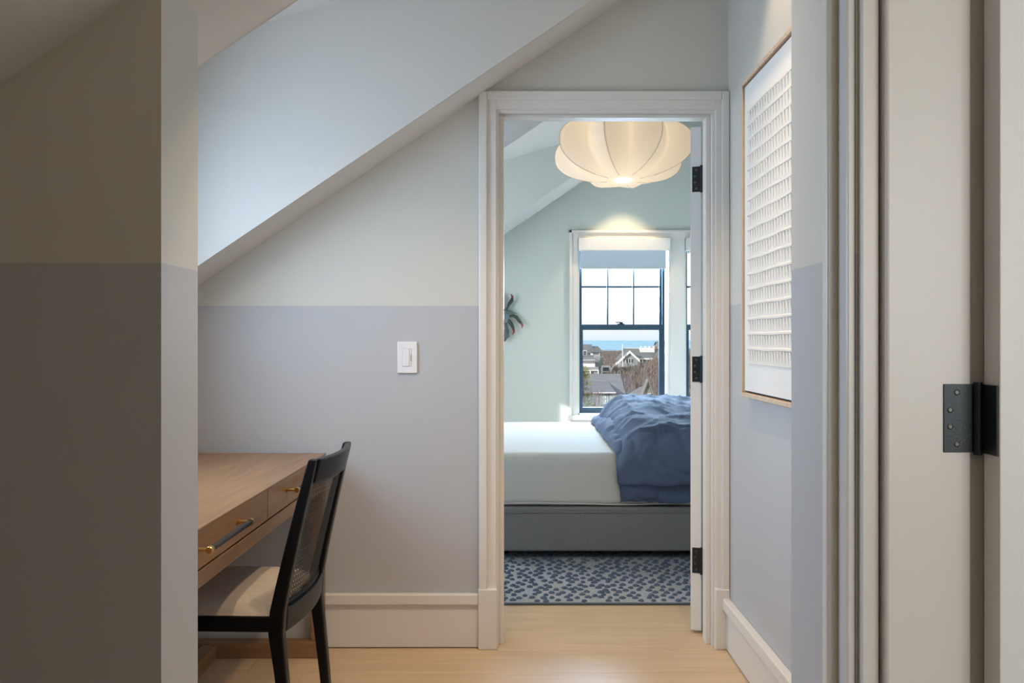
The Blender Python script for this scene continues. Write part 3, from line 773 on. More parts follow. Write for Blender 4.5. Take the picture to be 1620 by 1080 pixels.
def mattress():
    bm = NB(); rows = []
    prof = [(.030, .292), (.008, .296), (.0, .33), (.004, .42), (.0, .50), (.012, .543), (.035, .562), (.09, .569)]
    n = 40
    def ring(inset, z):
        x0, x1, y0, y1 = BX0 + inset, BX1 - inset, BYN + inset, BYF - inset
        r_ = .05; pts = []
        seq = [((x1 - r_, y0 + r_), -90), ((x1 - r_, y1 - r_), 0), ((x0 + r_, y1 - r_), 90), ((x0 + r_, y0 + r_), 180)]
        cs = []
        for (cx, cy), a0 in seq:
            for k in range(5):
                a = R(a0 + 22.5 * k); cs.append((cx + r_ * math.cos(a), cy + r_ * math.sin(a)))
        out = []
        for i, p in enumerate(cs):
            q = cs[(i + 1) % len(cs)]; L = math.dist(p, q); m_ = max(1, int(L / .06))
            for k in range(m_): out.append((p[0] + (q[0] - p[0]) * k / m_, p[1] + (q[1] - p[1]) * k / m_))
        res = []
        for (x, y) in out:
            wv = .0035 * noise.noise((x * 3, y * 3, z * 26)) + .003 * noise.noise((x * 9, y * 9, z * 14))
            res.append((x, y - wv if y < 5 else y, z + .003 * noise.noise((x * 4, y * 4, z))))
        return res
    base = ring(.0, .3); N = len(base)
    for (ins, z) in prof:
        rr = ring(0, z); cx, cy = (BX0 + BX1) / 2, (BYN + BYF) / 2
        sx_, sy_ = 1 - ins / ((BX1 - BX0) / 2), 1 - ins / ((BYF - BYN) / 2)
        rows.append([(cx + (x - cx) * sx_, cy + (y - cy) * sy_, z_) for (x, y, z_) in rr])
    g = grid(bm, rows, closed=True); bm.faces.new(g[-1]); bm.faces.new(g[0][::-1])
    for f in bm.faces: f.smooth = len(f.verts) == 4
    o = obj('mattress', bm, M['mattress'], origin=((BX0 + BX1) / 2, (BYN + BYF) / 2, .29))
    tag(o, 'thick white mattress lying bare on the grey bed base', 'mattress')
    s = NB(); pts = []
    for i in range(60):
        x = BX0 + .05 + (BX1 - BX0 - .1) * i / 59; pts.append((x, BYN - .003 + .002 * math.sin(i * .5), .303 + .004 * math.sin(i * .23)))
    tube(s, pts, .004, 6); obj('hem', s, M['mattress'], o)
mattress()

def duvet():
    root = None
    bm = NB()
    def layer(xl, xr, path, thick_edge, seed, amp, xoff):
        n, mS = 150, 90
        # resample the (y, z) path smoothly
        P = [Vector((a, b)) for a, b in path]
        def cr(t):
            t = t * (len(P) - 1); i = min(int(t), len(P) - 2); f = t - i
            p0, p1, p2, p3 = P[max(i - 1, 0)], P[i], P[i + 1], P[min(i + 2, len(P) - 1)]
            return 0.5 * ((2 * p1) + (-p0 + p2) * f + (2 * p0 - 5 * p1 + 4 * p2 - p3) * f * f + (-p0 + 3 * p1 - 3 * p2 + p3) * f ** 3)
        rows = []
        for i in range(n + 1):
            t = i / n; yz = cr(t); dyz = (cr(min(1, t + .01)) - cr(max(0, t - .01))); nr = Vector((dyz.y, -dyz.x))
            nr = -nr.normalized() if nr.length > 0 else Vector((0, 1))
            if nr.y < -.2 and t > .15 and t < .6: nr = -nr
            row_ = []
            for j in range(mS + 1):
                s = j / mS; e = min(1.0, s / thick_edge); ed = math.sqrt(max(0.0, 1 - (1 - e) ** 2))
                x = xl + xoff(t) + (xr - xl - xoff(t)) * s
                yy, zz = yz.x, yz.y
                by, bz = max(yy, BYN - .008), max(min(zz, .570), .28)     # anchor on the mattress surface
                if yy > BYN: bz = .570
                else: by, bz = BYN - .008, min(zz, .570)
                yy = by + (yy - by) * (.12 + .88 * ed); zz = bz + (zz - bz) * (.06 + .94 * ed)
                q = Vector((x * 2.0 + yy * .9, yy * 1.6 - x * .5, zz * 2.0 + seed))
                nv = noise.noise(q * 1.3) * .030 + noise.noise(q * 3.1) * .013
                fold = 1 - abs(noise.noise(Vector((x * 5.5 + yy * 2.6 + seed, yy * 3.0 - x * 2.0, zz * 3)))) * 2
                fold2 = 1 - abs(noise.noise(Vector((x * 9.0 - yy * 6.0, yy * 8.0 + seed, zz * 7)))) * 2
                pl = 0
                if s < .25: pl = .010 * math.sin(yy * 34 + zz * 40 + 2 * noise.noise((yy * 4, zz * 4, seed))) * (1 - s / .25)
                dsp = amp * (nv * 1.25 + .017 * max(0, fold) ** 4 + .007 * max(0, fold2) ** 4 + pl) * ed
                dz = nr * dsp
                row_.append((x + .012 * noise.noise((yy * 5, zz * 6, seed)) * (1 - s), yy + dz.x, max(zz + dz.y, .578 if yy > BYN else 0)))
            rows.append(row_)
        grid(bm, rows)
    # lower folded-under layer
    layer(.545, 1.275, [(6.50, .575), (6.53, .60), (6.45, .640), (6.0, .650), (5.4, .645), (5.0, .635), (4.78, .61), (4.685, .55), (4.668, .45), (4.672, .36), (4.69, .315), (4.715, .310)], .10, 3.1, .8, lambda t: .01 * math.sin(t * 9))
    # upper layer
    layer(.575, 1.280, [(6.42, .585), (6.50, .68), (6.40, .755), (6.1, .768), (5.7, .755), (5.3, .740), (5.0, .735), (4.76, .712), (4.62, .640), (4.590, .54), (4.605, .46), (4.625, .415), (4.665, .405)], .22, 8.4, 1.0, lambda t: .03 * math.sin(t * 5 + .5))
    for f in bm.faces: f.smooth = True
    o = obj('duvet', bm, M['duvet'], origin=(.95, 5.5, .58))
    tag(o, 'crumpled blue duvet heaped on the white mattress and hanging over its side', 'duvet')
duvet()

# ------------------------------------------------------------ silk ceiling lamp
def bubble_lamp():
    cx, cy, zc = .643, 5.30, 2.318
    root = thing('ceiling_lamp', (cx, cy, zc - .19), 'large white fabric lamp with eight bulging lobes above the bed', 'lamp')
    NL, ph0 = 8, R(-90 + 22.5 + 2)
    RM, HH = .425, .190
    tilt = Matrix.Translation((cx, cy, zc)) @ Matrix.Rotation(R(-8), 4, 'X') @ Matrix.Translation((-cx, -cy, -zc))
    def rad(phi, t):
        # t: -1 bottom .. 1 top
        base = max(0.0, 1 - abs(t) ** 2.3) ** .62
        ring_ = .10
        a = ((phi - ph0) / (2 * math.pi / NL)) % 1.0; a = abs(a - .5) * 2        # 1 at the ridge, 0 in the valley
        lobe = .66 + .34 * a ** 1.25
        return ring_ + (RM - ring_) * base * (lobe if True else 1)
    bm = NB(); rows = []
    nv, nu = 40, NL * 14
    for i in range(nv + 1):
        t = -1 + 2 * i / nv
        rows.append([tilt @ Vector((cx + math.cos(2 * math.pi * k / nu + ph0) * rad(2 * math.pi * k / nu + ph0, t), cy + math.sin(2 * math.pi * k / nu + ph0) * rad(2 * math.pi * k / nu + ph0, t), zc + t * HH)) for k in range(nu)])
    grid(bm, rows, closed=True)
    obj('lamp_shade', bm, M['silk'], root, smooth=True)
    for k in range(NL):
        p = ph0 + 2 * math.pi * k / NL
        wbm = NB(); tube(wbm, [tilt @ Vector((cx + math.cos(p) * (rad(p, -1 + 2 * i / 30) + .0005), cy + math.sin(p) * (rad(p, -1 + 2 * i / 30) + .0005), zc + (-1 + 2 * i / 30) * HH)) for i in range(31)], .0016, 5)
        obj('wire_rib', wbm, M['wire'], root)
    d = NB(); vs = []
    ring_ = [tilt @ Vector((cx + math.cos(i * math.pi / 12) * .052, cy + math.sin(i * math.pi / 12) * .052, zc - HH - .001)) for i in range(24)]
    ring2 = [tilt @ Vector((cx + math.cos(i * math.pi / 12) * .052, cy + math.sin(i * math.pi / 12) * .052, zc - HH + .008)) for i in range(24)]
    g = grid(d, [ring_, ring2], closed=True); d.faces.new(g[0]); d.faces.new(g[1])
    obj('diffuser', d, M['bulb'], root)
    rb = NB(); grid(rb, [[tilt @ Vector((cx + math.cos(i * math.pi / 20) * r_, cy + math.sin(i * math.pi / 20) * r_, zc - HH + h)) for i in range(40)] for (r_, h) in ((.052, 0), (.058, -.002), (.064, 0), (.101, .001))], closed=True)
    obj('bottom_ring', rb, M['silk'], root)
    st = NB(); tube(st, [(cx, cy, zc + HH * .6), (cx, cy, dormb(cx) - .01)], .008, 10); tube(st, [(cx, cy, dormb(cx) - .04), (cx, cy, dormb(cx) - .0)], .06, 20)
    obj('stem', st, M['wire'], root)
    lamp('lamp_bulb', 'POINT', (cx, cy, zc + .06), 3.6, (1.0, 0.86, 0.70), shadow_soft_size=0.06)
bubble_lamp()

# ------------------------------------------------------------ crab ornament on the window wall
def crab():
    Y = YF - .05; sc_ = F / Y
    def q(px, py, dy=0): return Vector(((px - 815) / sc_, Y + dy, CH + (538 - py) / sc_))
    root = thing('wall_crab', q(772, 505, .05), 'painted crab ornament with red claw tips on the pale green wall', 'ornament')
    shell = mat('crab_grey', (.12, .15, .14), .45, var=.35, scale=12); leg = mat('crab_dark_leg', (.045, .06, .05), .4, var=.3, scale=20)
    tip = mat('crab_red_tip', (.30, .035, .03), .4); pale = mat('crab_blue_grey', (.17, .22, .24), .5, var=.2, scale=15)
    c = q(772, 502); bm = NB(); rows = []
    for i in range(11):
        a = -math.pi / 2 + math.pi * i / 10
        row_ = []
        for k in range(32):
            p = 2 * math.pi * k / 32
            ex = .205 * (abs(math.cos(p)) ** .8) * (1 if math.cos(p) > 0 else -1); ez = .095 * math.sin(p) * (1 - .25 * abs(math.cos(p)) ** 3)
            row_.append((c.x + ex * math.cos(a), c.y + math.sin(a) * .035, c.z + ez * math.cos(a)))
        rows.append(row_)
    grid(bm, rows, closed=True); obj('carapace', bm, pale, root, smooth=True)
    for s in (1, -1):
        def m(px, py, dy=0):
            v = q(px, py, dy); return Vector((c.x + s * (v.x - c.x), v.y, v.z))
        def limb(name, pts, rs, tips):
            b = NB(); tube(b, [m(*p) for p in pts], rs, 8); o = obj(name, b, leg, root, smooth=True)
            t = NB(); tube(t, [m(*p) for p in tips[0]], tips[1], 8); obj('leg_tip', t, tip, o, smooth=True)
        limb('leg', [(801, 489), (803.5, 486), (806, 480), (809.5, 475.5), (810.6, 471)], [.010, .012, .016, .017, .011], ([(810.6, 471), (810.3, 468), (807.5, 464.5)], [.012, .009, .002]))
        limb('leg', [(806, 500), (812, 499), (817, 501.5), (821, 507), (825, 511.5)], [.012, .014, .015, .016, .011], ([(825, 511.5), (826.6, 515), (825.6, 519)], [.012, .009, .002]))
        limb('leg', [(799, 505), (804, 505.5), (808.5, 511), (811, 516), (812.6, 521)], [.012, .015, .016, .015, .011], ([(812.6, 521), (813.2, 525), (810.5, 530)], [.012, .009, .002]))
        sp = NB(); tube(sp, [m(796, 492), (m(808, 494)), m(818, 496)], [.02, .012, .002], 8); obj('shell_spine', sp, shell, root, smooth=True)
        pd = NB(); tube(pd, [m(794, 508), m(798.5, 515), m(801, 523), (m(801.5, 531)), m(797.5, 540)], [.014, .02, .026, .028, .006], 10); obj('paddle', pd, shell, root, smooth=True)
        cl = NB(); tube(cl, [m(786, 492), m(794, 478), m(788, 466), m(780, 458), m(775, 462)], [.016, .024, .03, .018, .004], 10); obj('claw', cl, pale, root, smooth=True)
crab()

# ------------------------------------------------------------ outside: sea, land, houses, scrub
E = {}
E['sea'] = mat('sea_water', (0.25, 0.42, 0.57), 0.9, var=0.06, scale=.004, spec=0.0, stretch=(1, .2, 1))
E['land'] = mat('winter_scrub_ground', (0.16, 0.13, 0.113), 1.0, col2=(0.10, 0.062, 0.056), scale=.22, bump=1.0, bscale=1.5, spec=0)
E['twig'] = mat('bare_twigs', (0.195, 0.158, 0.14), 1.0, col2=(0.125, 0.10, 0.088), scale=.35, spec=0)
E['shingle'] = mat('grey_cedar_shingles', (0.26, 0.265, 0.28), 1.0, var=.12, scale=1.2, stretch=(.4, .4, 3), spec=0)
E['roof'] = mat('dark_grey_roofing', (0.135, 0.138, 0.146), 1.0, var=.14, scale=.8, stretch=(.5, 2, 3), spec=0)
E['roof2'] = mat('weathered_grey_roofing', (0.17, 0.172, 0.182), 1.0, var=.14, scale=1.5, stretch=(.5, 2, 3), spec=0)
E['wtrim'] = mat('white_house_trim', (0.62, 0.62, 0.62), .7, spec=.1)
E['brick'] = mat('chimney_brick', (0.20, 0.10, 0.075), 1.0, var=.2, scale=2, spec=0)
E['dark'] = mat('dark_panes_and_openings', (0.05, 0.06, 0.075), .3)
E['green'] = mat('green_window_paint', (0.08, 0.14, 0.12), .6)
E['stone'] = mat('lichen_shingles', (0.19, 0.185, 0.15), 1.0, var=.18, scale=3, spec=0)
E['pine'] = mat('yellow_green_needles', (0.34, 0.31, 0.08), 1.0, col2=(0.10, 0.14, 0.055), scale=1.2, spec=0)
E['bark'] = mat('grey_bark', (0.12, 0.10, 0.09), 1.0, spec=0)

sea = struct('sea', B(-9000, 9000, 610, 30000, -10.5, -8.5), E['sea'])
def ground(x, y):
    z = -7.2 + .5 * noise.noise((x * .03, y * .03, 0))
    xs = x * 200 / max(y, 60)
    h = (1.4 * sstep(17, 22, xs) + 3.2 * sstep(25, 36, xs)) * sstep(95, 195, y) * (1 - sstep(200, 222, y) * .85)
    z += h
    z += 0.7 * sstep(300, 600, y)
    return z
bm = NB(); rows = []
ys = [12 + 3 * i for i in range(80)] + [255 + 12 * i for i in range(32)]
for yy in ys:
    rows.append([(x, yy, ground(x, yy) + .25 * noise.noise((x * .35, yy * .35, 2))) for x in [-90 + 2.5 * i for i in range(90)]])
grid(bm, rows)
struct('ground', bm, E['land'], smooth=True)
# bare scrub on the slope: thousands of twigs, nobody could count them
bm = NB(); rnd = random.Random(5)
for i in range(26000):
    y_ = rnd.uniform(75, 330) if i % 4 else rnd.uniform(330, 600); x_ = y_ * rnd.uniform(.045, .205) if y_ < 330 else y_ * rnd.uniform(.06, .2)
    if (y_ > 205 and y_ < 235 and i % 3) or (y_ < 104 and x_ < 12.5) or (y_ < 88 and x_ > 8): continue
    z_ = ground(x_, y_); h = rnd.uniform(.5, 1.7); a = rnd.uniform(0, 6.28); s = rnd.uniform(.03, .12)
    t = Vector((rnd.uniform(-.6, .6), rnd.uniform(-.6, .6), 1)).normalized() * h
    p = Vector((x_, y_, z_ - .1)); o = Vector((math.cos(a), math.sin(a), 0)) * s
    v = [bm.verts.new(p - o), bm.verts.new(p + o), bm.verts.new(p + t + o * .5), bm.verts.new(p + t - o * .5)]
    bm.faces.new(v)
sb = obj('scrub', bm, E['twig'])
tag(sb, 'bare brown winter scrub covering the slope beyond the window', 'scrub', kind='stuff')

def ex(px, d): return (px - 815) * d / F
def ez(py, d): return CH + (538 - py) * d / F
def gable_x(bm, x0, x1, y0, y1, ze, zr, ov=.3, th=.18):
    """roof with its ridge along x"""
    ym = (y0 + y1) / 2
    for (a, b) in ((y0 - ov, ym), (y1 + ov, ym)):
        vs = [(x0 - ov, a, ze), (x1 + ov, a, ze), (x1 + ov, b, zr), (x0 - ov, b, zr)]
        A = [bm.verts.new(v) for v in vs]; D = [bm.verts.new((v[0], v[1], v[2] - th)) for v in vs]
        bm.faces.new(A); bm.faces.new(D[::-1])
        for i in range(4): bm.faces.new([A[i], D[i], D[(i + 1) % 4], A[(i + 1) % 4]])
    return bm
def gable_y(bm, x0, x1, y0, y1, ze, zr, ov=.3, th=.18):
    xm = (x0 + x1) / 2
    for (a, b) in ((x0 - ov, xm), (x1 + ov, xm)):
        vs = [(a, y0 - ov, ze - ov * (zr - ze) / (xm - x0)), (a, y1 + ov, ze - ov * (zr - ze) / (xm - x0)), (b, y1 + ov, zr), (b, y0 - ov, zr)]
        A = [bm.verts.new(v) for v in vs]; D = [bm.verts.new((v[0], v[1], v[2] - th)) for v in vs]
        bm.faces.new(A); bm.faces.new(D[::-1])
        for i in range(4): bm.faces.new([A[i], D[i], D[(i + 1) % 4], A[(i + 1) % 4]])
    return bm
def win(parent, d, px0, px1, py0, py1, n=1, frame='wtrim', glass_='dark', depth=.12):
    x0, x1, z0, z1 = ex(px0, d), ex(px1, d), ez(py1, d), ez(py0, d)
    wnd = obj('window', B(x0, x1, d - depth, d + .05, z0, z1), E[frame], parent)
    w_ = (x1 - x0) / n; fr = .14 * w_
    for k in range(n):
        obj('pane', B(x0 + w_ * k + fr, x0 + w_ * (k + 1) - fr, d - depth - .03, d - depth + .02, z0 + fr, z1 - fr), E[glass_], wnd)

def house_right():
    d = 220; g = -7.5
    h = thing('house', (ex(1040, d), d, g), 'grey shingled house with white gable trim and a roof walk near the sea', 'house')
    xa, xb = ex(988, d), ex(1090, d); ze, zr = ez(566, 214), ez(551, d)
    obj('wall', B(xa, xb, 215, 226, g, ze + .1), E['shingle'], h)
    gb = NB()
    for x in (xa, xb - .2):
        a = [(x, 215, ze), (x, 226, ze), (x, 220.5, zr - .1)]
        v0 = [gb.verts.new(p) for p in a]; v1 = [gb.verts.new((p[0] + .2, p[1], p[2])) for p in a]
        gb.faces.new(v0); gb.faces.new(v1[::-1])
        for i in range(3): gb.faces.new([v0[i], v1[i], v1[(i + 1) % 3], v0[(i + 1) % 3]])
    obj('gable_wall', gb, E['shingle'], h)
    obj('roof', gable_x(NB(), xa, xb, 215, 226, ze, zr), E['roof'], h)
    obj('ridge_cap', B(xa, xb, 220.3, 220.7, zr - .02, zr + .12), E['wtrim'], h)
    # front gable wing
    x0, x1, dp = ex(982.5, 210), ex(1009.5, 210), 210; zp, zee = ez(554.5, dp), ez(567, dp)
    pr = prism(NB(), [(x0, g), (x1, g), (x1, zee), ((x0 + x1) / 2, zp - .15), (x0, zee)], dp, 216); obj('wing_wall', pr, E['shingle'], h)
    obj('wing_roof', gable_y(NB(), x0, x1, dp + .1, 220, zee, zp, .35), E['roof'], h)
    rb = NB(); xm = (x0 + x1) / 2; o = .4; sl = (zp - zee) / (xm - x0)
    for s in (-1, 1):
        xe = xm + s * (xm - x0 + o)
        p = [(xm, zp + .05), (xe, zee - o * sl + .05), (xe, zee - o * sl - .55), (xm, zp - .6)]
        prism(rb, p, dp - .45, dp - .15)
    obj('rake_board', rb, E['wtrim'], h)
    win(h, dp, 990, 1002, 566.5, 574.5, 3)
    # porch
    pf = B(ex(1009, 212), ex(1046, 212), 211.5, 212.2, ez(568.5, 212), ez(566, 212)); obj('porch_fascia', pf, E['wtrim'], h)
    obj('porch_roof', B(ex(1009, 212), ex(1046, 212), 211.5, 215, ez(566, 212), ez(565.4, 212)), E['roof'], h)
    obj('porch_back', B(ex(1009, 214), ex(1046, 214), 214.6, 215, g, ez(567, 214)), E['dark'], h)  # dark sheet stands for the shaded opening behind the posts
    for px in (1010, 1016, 1023, 1030, 1037, 1044):
        obj('porch_post', B(ex(px, 212) - .16, ex(px, 212) + .16, 211.6, 212, g, ez(568, 212)), E['wtrim'], h)
    # right-hand gable
    x0, x1 = ex(1039, 210), ex(1066, 210); zp2, ze2 = ez(552, 210), ez(567, 210)
    obj('wing_wall', prism(NB(), [(x0, g), (x1, g), (x1, ze2), ((x0 + x1) / 2, zp2 - .15), (x0, ze2)], 210, 216), E['shingle'], h)
    rb = NB(); xm = (x0 + x1) / 2; sl = (zp2 - ze2) / (xm - x0)
    for s in (-1, 1):
        xe = xm + s * (xm - x0 + o)
        prism(rb, [(xm, zp2 + .05), (xe, ze2 - o * sl + .05), (xe, ze2 - o * sl - .5), (xm, zp2 - .55)], 209.5, 209.9)
    obj('rake_board', rb, E['wtrim'], h)
    obj('wing_roof', gable_y(NB(), x0, x1, 210.1, 220, ze2, zp2, .35), E['roof'], h)
    # roof walk
    d2 = 219; x0, x1 = ex(1012, d2), ex(1034.5, d2); z0, z1 = ez(557, d2), ez(551, d2)
    rw = obj('roof_walk', B(x0, x1, 218, 222, z0, z1), E['wtrim'], h)
    for k in range(4):
        x = x0 + .2 + (x1 - x0 - .4) * k / 3
        obj('post', B(x - .22, x + .22, 217.9, 218.3, z1, ez(547.2, d2)), E['wtrim'], rw)
    obj('chimney', B(ex(1035.2, 221), ex(1039, 221), 220.2, 222, ez(560, 221), ez(548, 221)), E['brick'], h)
house_right()
fp = NB(); tube(fp, [(ex(985, 209), 209, -7.5), (ex(985, 209), 209, ez(544, 209))], .11, 8)
tag(obj('flagpole', fp, E['wtrim'], origin=(ex(985, 209), 209, -7.5)), 'thin white flagpole standing beside the white gabled house', 'flagpole')
def house_far():
    d = 330; g = -7.5
    h = thing('house', (ex(1048, d), d, g), 'distant grey house with a steep roof behind the red brick chimney', 'house')
    x0, x1 = ex(1029, d), ex(1075, d); ze, zr = ez(551, d), ez(540.2, d)
    obj('wall', B(x0, x1, d, d + 12, g, ze + .2), E['shingle'], h)
    obj('roof', gable_x(NB(), x0 + 3, x1, d, d + 12, ze, zr), E['roof'], h)
    pr = NB(); prism(pr, [(x0 - .3, ze), (x0 + 3.5, ze), (x0 + 3.5, zr)], d, d + .4); obj('gable_wall', pr, E['shingle'], h)
    win(h, d, 1042, 1046, 546, 551, 1)
house_far()
def house_left():
    d = 185; g = -7.5
    h = thing('house', (ex(925, d), d, g), 'grey shingled house with white dormers at the left of the window view', 'house')
    x0, x1 = ex(880, d), ex(950.5, d); ze, zr = ez(564, 182), ez(546, d)
    obj('wall', B(x0, x1, 180, 191, g, ze + .1), E['shingle'], h)
    obj('roof', gable_x(NB(), x0, ex(934, d), 180, 191, ze, ez(544.5, d)), E['roof'], h)
    # shed dormer with a white front
    dd = 180.5; a, b = ex(934.5, dd), ex(949, dd)
    obj('dormer_wall', B(a, b, dd, 186, ez(563, dd), ez(554.5, dd)), E['wtrim'], h)
    rf = NB()
    vs = [(a - .4, dd - .5, ez(555, dd)), (b + .5, dd - .5, ez(555, dd)), (b + .2, 187, ez(547.3, 187)), (a - .1, 187, ez(547.3, 187))]
    A = [rf.verts.new(v) for v in vs]; D = [rf.verts.new((v[0], v[1], v[2] - .25)) for v in vs]
    rf.faces.new(A); rf.faces.new(D[::-1])
    for i in range(4): rf.faces.new([A[i], D[i], D[(i + 1) % 4], A[(i + 1) % 4]])
    obj('dormer_roof', rf, E['roof'], h)
    for k in range(3): win(h, dd, 938.2 + 3 * k, 940.6 + 3 * k, 557.5, 561.5, 1, 'wtrim')
    win(h, dd, 922, 928.5, 554, 562.5, 1)
    # lower wing
    d3 = 172; x0, x1 = ex(905, d3), ex(941.5, d3)
    obj('wing_wall', B(x0, x1, d3, 181, g, ez(569, d3)), E['wtrim'], h)
    rf = NB()
    vs = [(x0, d3 - .6, ez(570, d3)), (x1 + .7, d3 - .6, ez(570, d3)), (x1 + .2, 181, ez(563, 181)), (x0, 181, ez(563, 181))]
    A = [rf.verts.new(v) for v in vs]; D = [rf.verts.new((v[0], v[1], v[2] - .25)) for v in vs]
    rf.faces.new(A); rf.faces.new(D[::-1])
    for i in range(4): rf.faces.new([A[i], D[i], D[(i + 1) % 4], A[(i + 1) % 4]])
    obj('wing_roof', rf, E['roof2'], h)
    obj('side_wall', B(ex(942, 176), ex(949.5, 176), 175.8, 180, g, ez(563, 176)), E['shingle'], h)
    # deck
    d4 = 168; x0, x1 = ex(905, d4), ex(947, d4)
    obj('deck_floor', B(x0, x1, d4, d4 + 4, ez(586.5, d4), ez(585, d4)), E['wtrim'], h)
    obj('deck_skirt', B(x0, x1, d4 + .3, d4 + 4, g, ez(586.5, d4)), E['shingle'], h)
    obj('deck_wall', B(x0, x1, d4 + .2, d4 + .4, ez(585, d4), ez(580.5, d4)), E['shingle'], h)
    for px in (934, 946.5): obj('deck_post', B(ex(px, d4) - .1, ex(px, d4) + .1, d4 - .1, d4 + .1, g, ez(585, d4)), E['wtrim'], h)
house_left()
def pergola():
    d = 175; g = ground(ex(960, d), d)
    p = thing('garden_shed', (ex(960, d), d, g), 'low white framed shelter between the two grey houses', 'shelter')
    obj('roof', B(ex(951.5, d), ex(966, d), d, d + 3, ez(581, d), ez(579, d)), E['wtrim'], p)
    obj('wall', B(ex(952, d), ex(965, d), d + 2.6, d + 2.9, g, ez(581, d)), E['dark'], p)  # dark sheet stands for the shaded inside of the shelter
    for px in (952, 965.5): obj('post', B(ex(px, d) - .22, ex(px, d) + .22, d - .1, d + .3, g, ez(581, d)), E['wtrim'], p)
    obj('sill', B(ex(951.5, d), ex(966, d), d, d + .4, ez(588.5, d), ez(587, d)), E['wtrim'], p)
    s = thing('garden_stair', (ex(972, 178), 178, g), 'white railed stair climbing towards the gabled house', 'stair')
    pts = [(966.5, 586), (970, 578), (982, 569)]
    for (a, b) in zip(pts, pts[1:]):
        for dy in (0, 2.0):
            r_ = NB(); tube(r_, [(ex(a[0], 178), 178 + .2, ez(a[1] + dy, 178)), (ex(b[0], 178), 178 + .2, ez(b[1] + dy, 178))], .09, 6); obj('rail', r_, E['wtrim'], s)
    for k in range(9):
        t = k / 8; px = 966.5 + 15.5 * t; py = 586 - 8 * min(1, t / .22) - 9 * max(0, (t - .22) / .78)
        obj('baluster', B(ex(px, 178) - .08, ex(px, 178) + .08, 178.1, 178.3, ez(py + 3.5, 178), ez(py, 178)), E['wtrim'], s)
pergola()
def near_roof():
    d = 95; g = -8
    h = thing('house', (ex(940, d), d, g), 'near house with grey roof and small green sashed dormer window', 'house')
    x0, x1 = ex(880, d), ex(978, d); zr = ez(591, d); y0, y1 = 88, 102; ze = ez(640, 88)
    obj('wall', B(x0, x1 - .3, y0 + .5, y1, g, ze), E['shingle'], h)
    obj('roof', gable_x(NB(), x0, x1, y0, y1, ze, zr, .2), E['roof2'], h)
    pr = NB()
    vs = [(x1 - .35, y0 + .3, ze), (x1 - .35, y1 - .3, ze), (x1 - .35, 95, zr - .15)]
    A = [pr.verts.new(v) for v in vs]; D = [pr.verts.new((v[0] + .2, v[1], v[2])) for v in vs]
    pr.faces.new(A); pr.faces.new(D[::-1])
    for i in range(3): pr.faces.new([A[i], D[i], D[(i + 1) % 3], A[(i + 1) % 3]])
    obj('gable_wall', pr, E['shingle'], h)
    # dormer: flat front, low shed roof
    df = 88.2; a, b = ex(941, df), ex(968, df)
    obj('dormer_wall', B(a, b, df, 93, ez(648, df), ez(620.5, df)), E['shingle'], h)
    rf = NB()
    vs = [(a - .2, df - .4, ez(620.5, df)), (b + .35, df - .4, ez(620.5, df)), (b + .1, 93.5, ez(602, 93.5)), (a, 93.5, ez(602, 93.5))]
    A = [rf.verts.new(v) for v in vs]; D = [rf.verts.new((v[0], v[1], v[2] - .16)) for v in vs]
    rf.faces.new(A); rf.faces.new(D[::-1])
    for i in range(4): rf.faces.new([A[i], D[i], D[(i + 1) % 4], A[(i + 1) % 4]])
    obj('dormer_roof', rf, E['roof2'], h)
    obj('eave_board', B(a - .2, b + .35, df - .5, df - .35, ez(621.5, df), ez(619.8, df)), E['wtrim'], h)
    x0, x1 = ex(951.2, df), ex(961.5, df); z0, z1 = ez(638, df), ez(622.5, df)
    wn = obj('window', B(x0, x1, df - .1, df + .05, z0, z1), E['wtrim'], h)
    obj('sash', B(x0 + .09, x1 - .09, df - .13, df - .08, z0 + .08, z1 - .09), E['green'], wn)
    for k in range(2):
        for q in range(2):
            xx = x0 + .14 + k * (x1 - x0 - .24) / 2; zz = z0 + .14 + q * (z1 - z0 - .26) / 2
            obj('pane', B(xx, xx + (x1 - x0 - .40) / 2, df - .15, df - .1, zz, zz + (z1 - z0 - .46) / 2), E['wtrim'], wn)
near_roof()
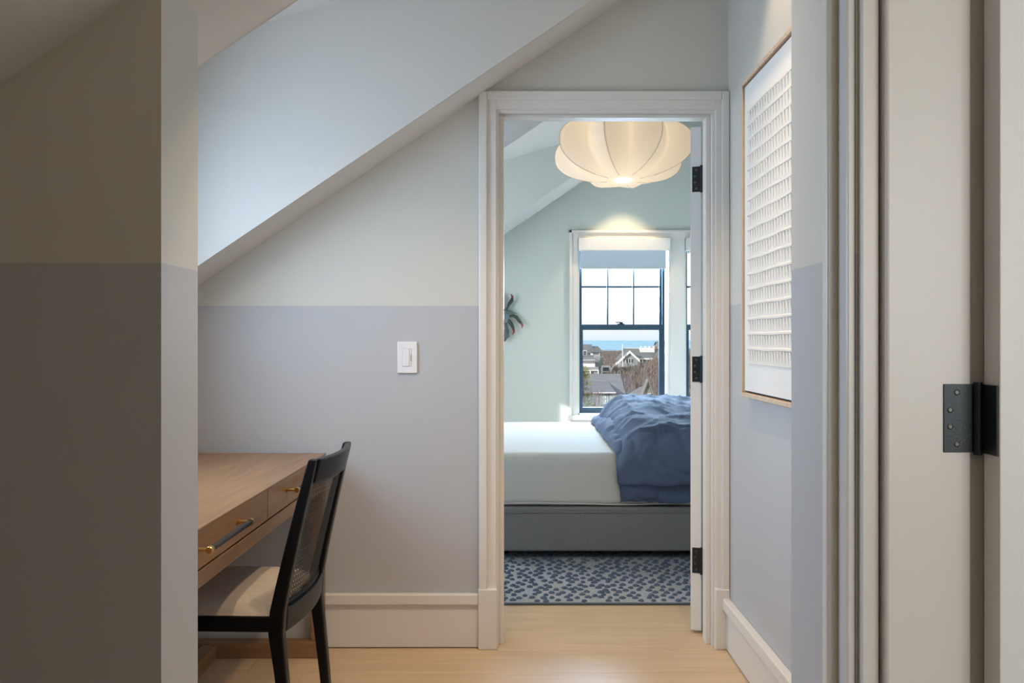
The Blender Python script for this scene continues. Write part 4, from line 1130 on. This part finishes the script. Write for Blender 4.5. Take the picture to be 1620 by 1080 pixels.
def near_gable():
    d = 78; g = -8
    h = thing('house', (ex(1030, d), d, g), 'lichen grey gabled cottage seen just above the blue duvet', 'house')
    x0, x1 = ex(1008, d), ex(1042, d); zp, zee = ez(599.5, d), ez(645, d)
    obj('gable_wall', prism(NB(), [(x0, g), (x1, g), (x1, zee), ((x0 + x1) / 2, zp - .1), (x0, zee)], d, d + 1.0), E['stone'], h)
    obj('roof', gable_y(NB(), x0, x1, d + .1, d + 1.0, zee, zp, .12, .12), E['roof2'], h)
    rb = NB(); xm = (x0 + x1) / 2; sl = (zp - zee) / (xm - x0)
    for s in (-1, 1):
        xe = xm + s * (xm - x0 + .1)
        prism(rb, [(xm, zp + .03), (xe, zee - .1 * sl + .03), (xe, zee - .1 * sl - .2), (xm, zp - .2)], d - .2, d - .05)
    obj('rake_board', rb, E['stone'], h)
    vs = [(ex(978, 76), 76, ez(633, 76)), (ex(1018, 76), 76, ez(633, 76)), (ex(1021, 86), 86, ez(609, 86)), (ex(1012, 86), 86, ez(612, 86))]
    rf = NB(); A = [rf.verts.new(v) for v in vs]; D = [rf.verts.new((v[0], v[1], v[2] - .15)) for v in vs]
    rf.faces.new(A); rf.faces.new(D[::-1])
    for i in range(4): rf.faces.new([A[i], D[i], D[(i + 1) % 4], A[(i + 1) % 4]])
    obj('side_roof', rf, E['roof2'], h)
    obj('side_wall', B(ex(980, 77), ex(1015, 77), 77, 85, g, ez(634, 77)), E['stone'], h)
    win(h, d, 1024.5, 1029.5, 622, 634, 1, 'wtrim', 'green')
near_gable()
def pine():
    d = 48; bx_, g = ex(925, d), -8
    t = thing('pine_tree', (bx_, d, g), 'yellow green pine tree at the left edge of the window view', 'tree')
    tr_ = NB(); tube(tr_, [(bx_ - .2, d, g), (bx_ - .1, d, -5), (bx_ - .05, d, -3.2), (bx_ - .1, d, ez(586, d))], [.16, .12, .08, .03], 7); obj('trunk', tr_, E['bark'], t)
    rnd = random.Random(9); f = NB()
    top = ez(584, d)
    cl = []
    for k in range(34):
        z = rnd.uniform(-4.3, top); s = (top - z) / (top + 4.3); r_ = .15 + .62 * min(1, s * 1.3); a = rnd.uniform(0, 6.28)
        rr = r_ * rnd.uniform(.3, 1.0)
        cl.append(Vector((bx_ - .12 + math.cos(a) * rr, d + math.sin(a) * rr, z)))
    for c in cl:
        for k in range(70):
            v = Vector((rnd.gauss(0, 1), rnd.gauss(0, 1), rnd.gauss(0, 1) * .7 + .3)).normalized()
            p = c + v * rnd.uniform(.02, .24); q = p + v * .14 + Vector((0, 0, .03)); s_ = v.orthogonal().normalized() * .018
            f.faces.new([f.verts.new(p - s_), f.verts.new(p + s_), f.verts.new(q)])
    obj('needles', f, E['pine'], t, kind='stuff')
    b = NB()
    for k in range(260):
        x = ex(rnd.uniform(918, 952), 52); z = ez(648, 52); h_ = rnd.uniform(.4, 1.25)
        tube(b, [(x, 52 + rnd.uniform(-1, 1), z - .3), (x + rnd.uniform(-.3, .3), 52, z + h_)], [.02, .006], 3, cap=False)
    s = obj('bare_shrub', b, E['twig']); tag(s, 'leafless grey shrub stems below the pine tree outside', 'shrub', kind='stuff')
pine()
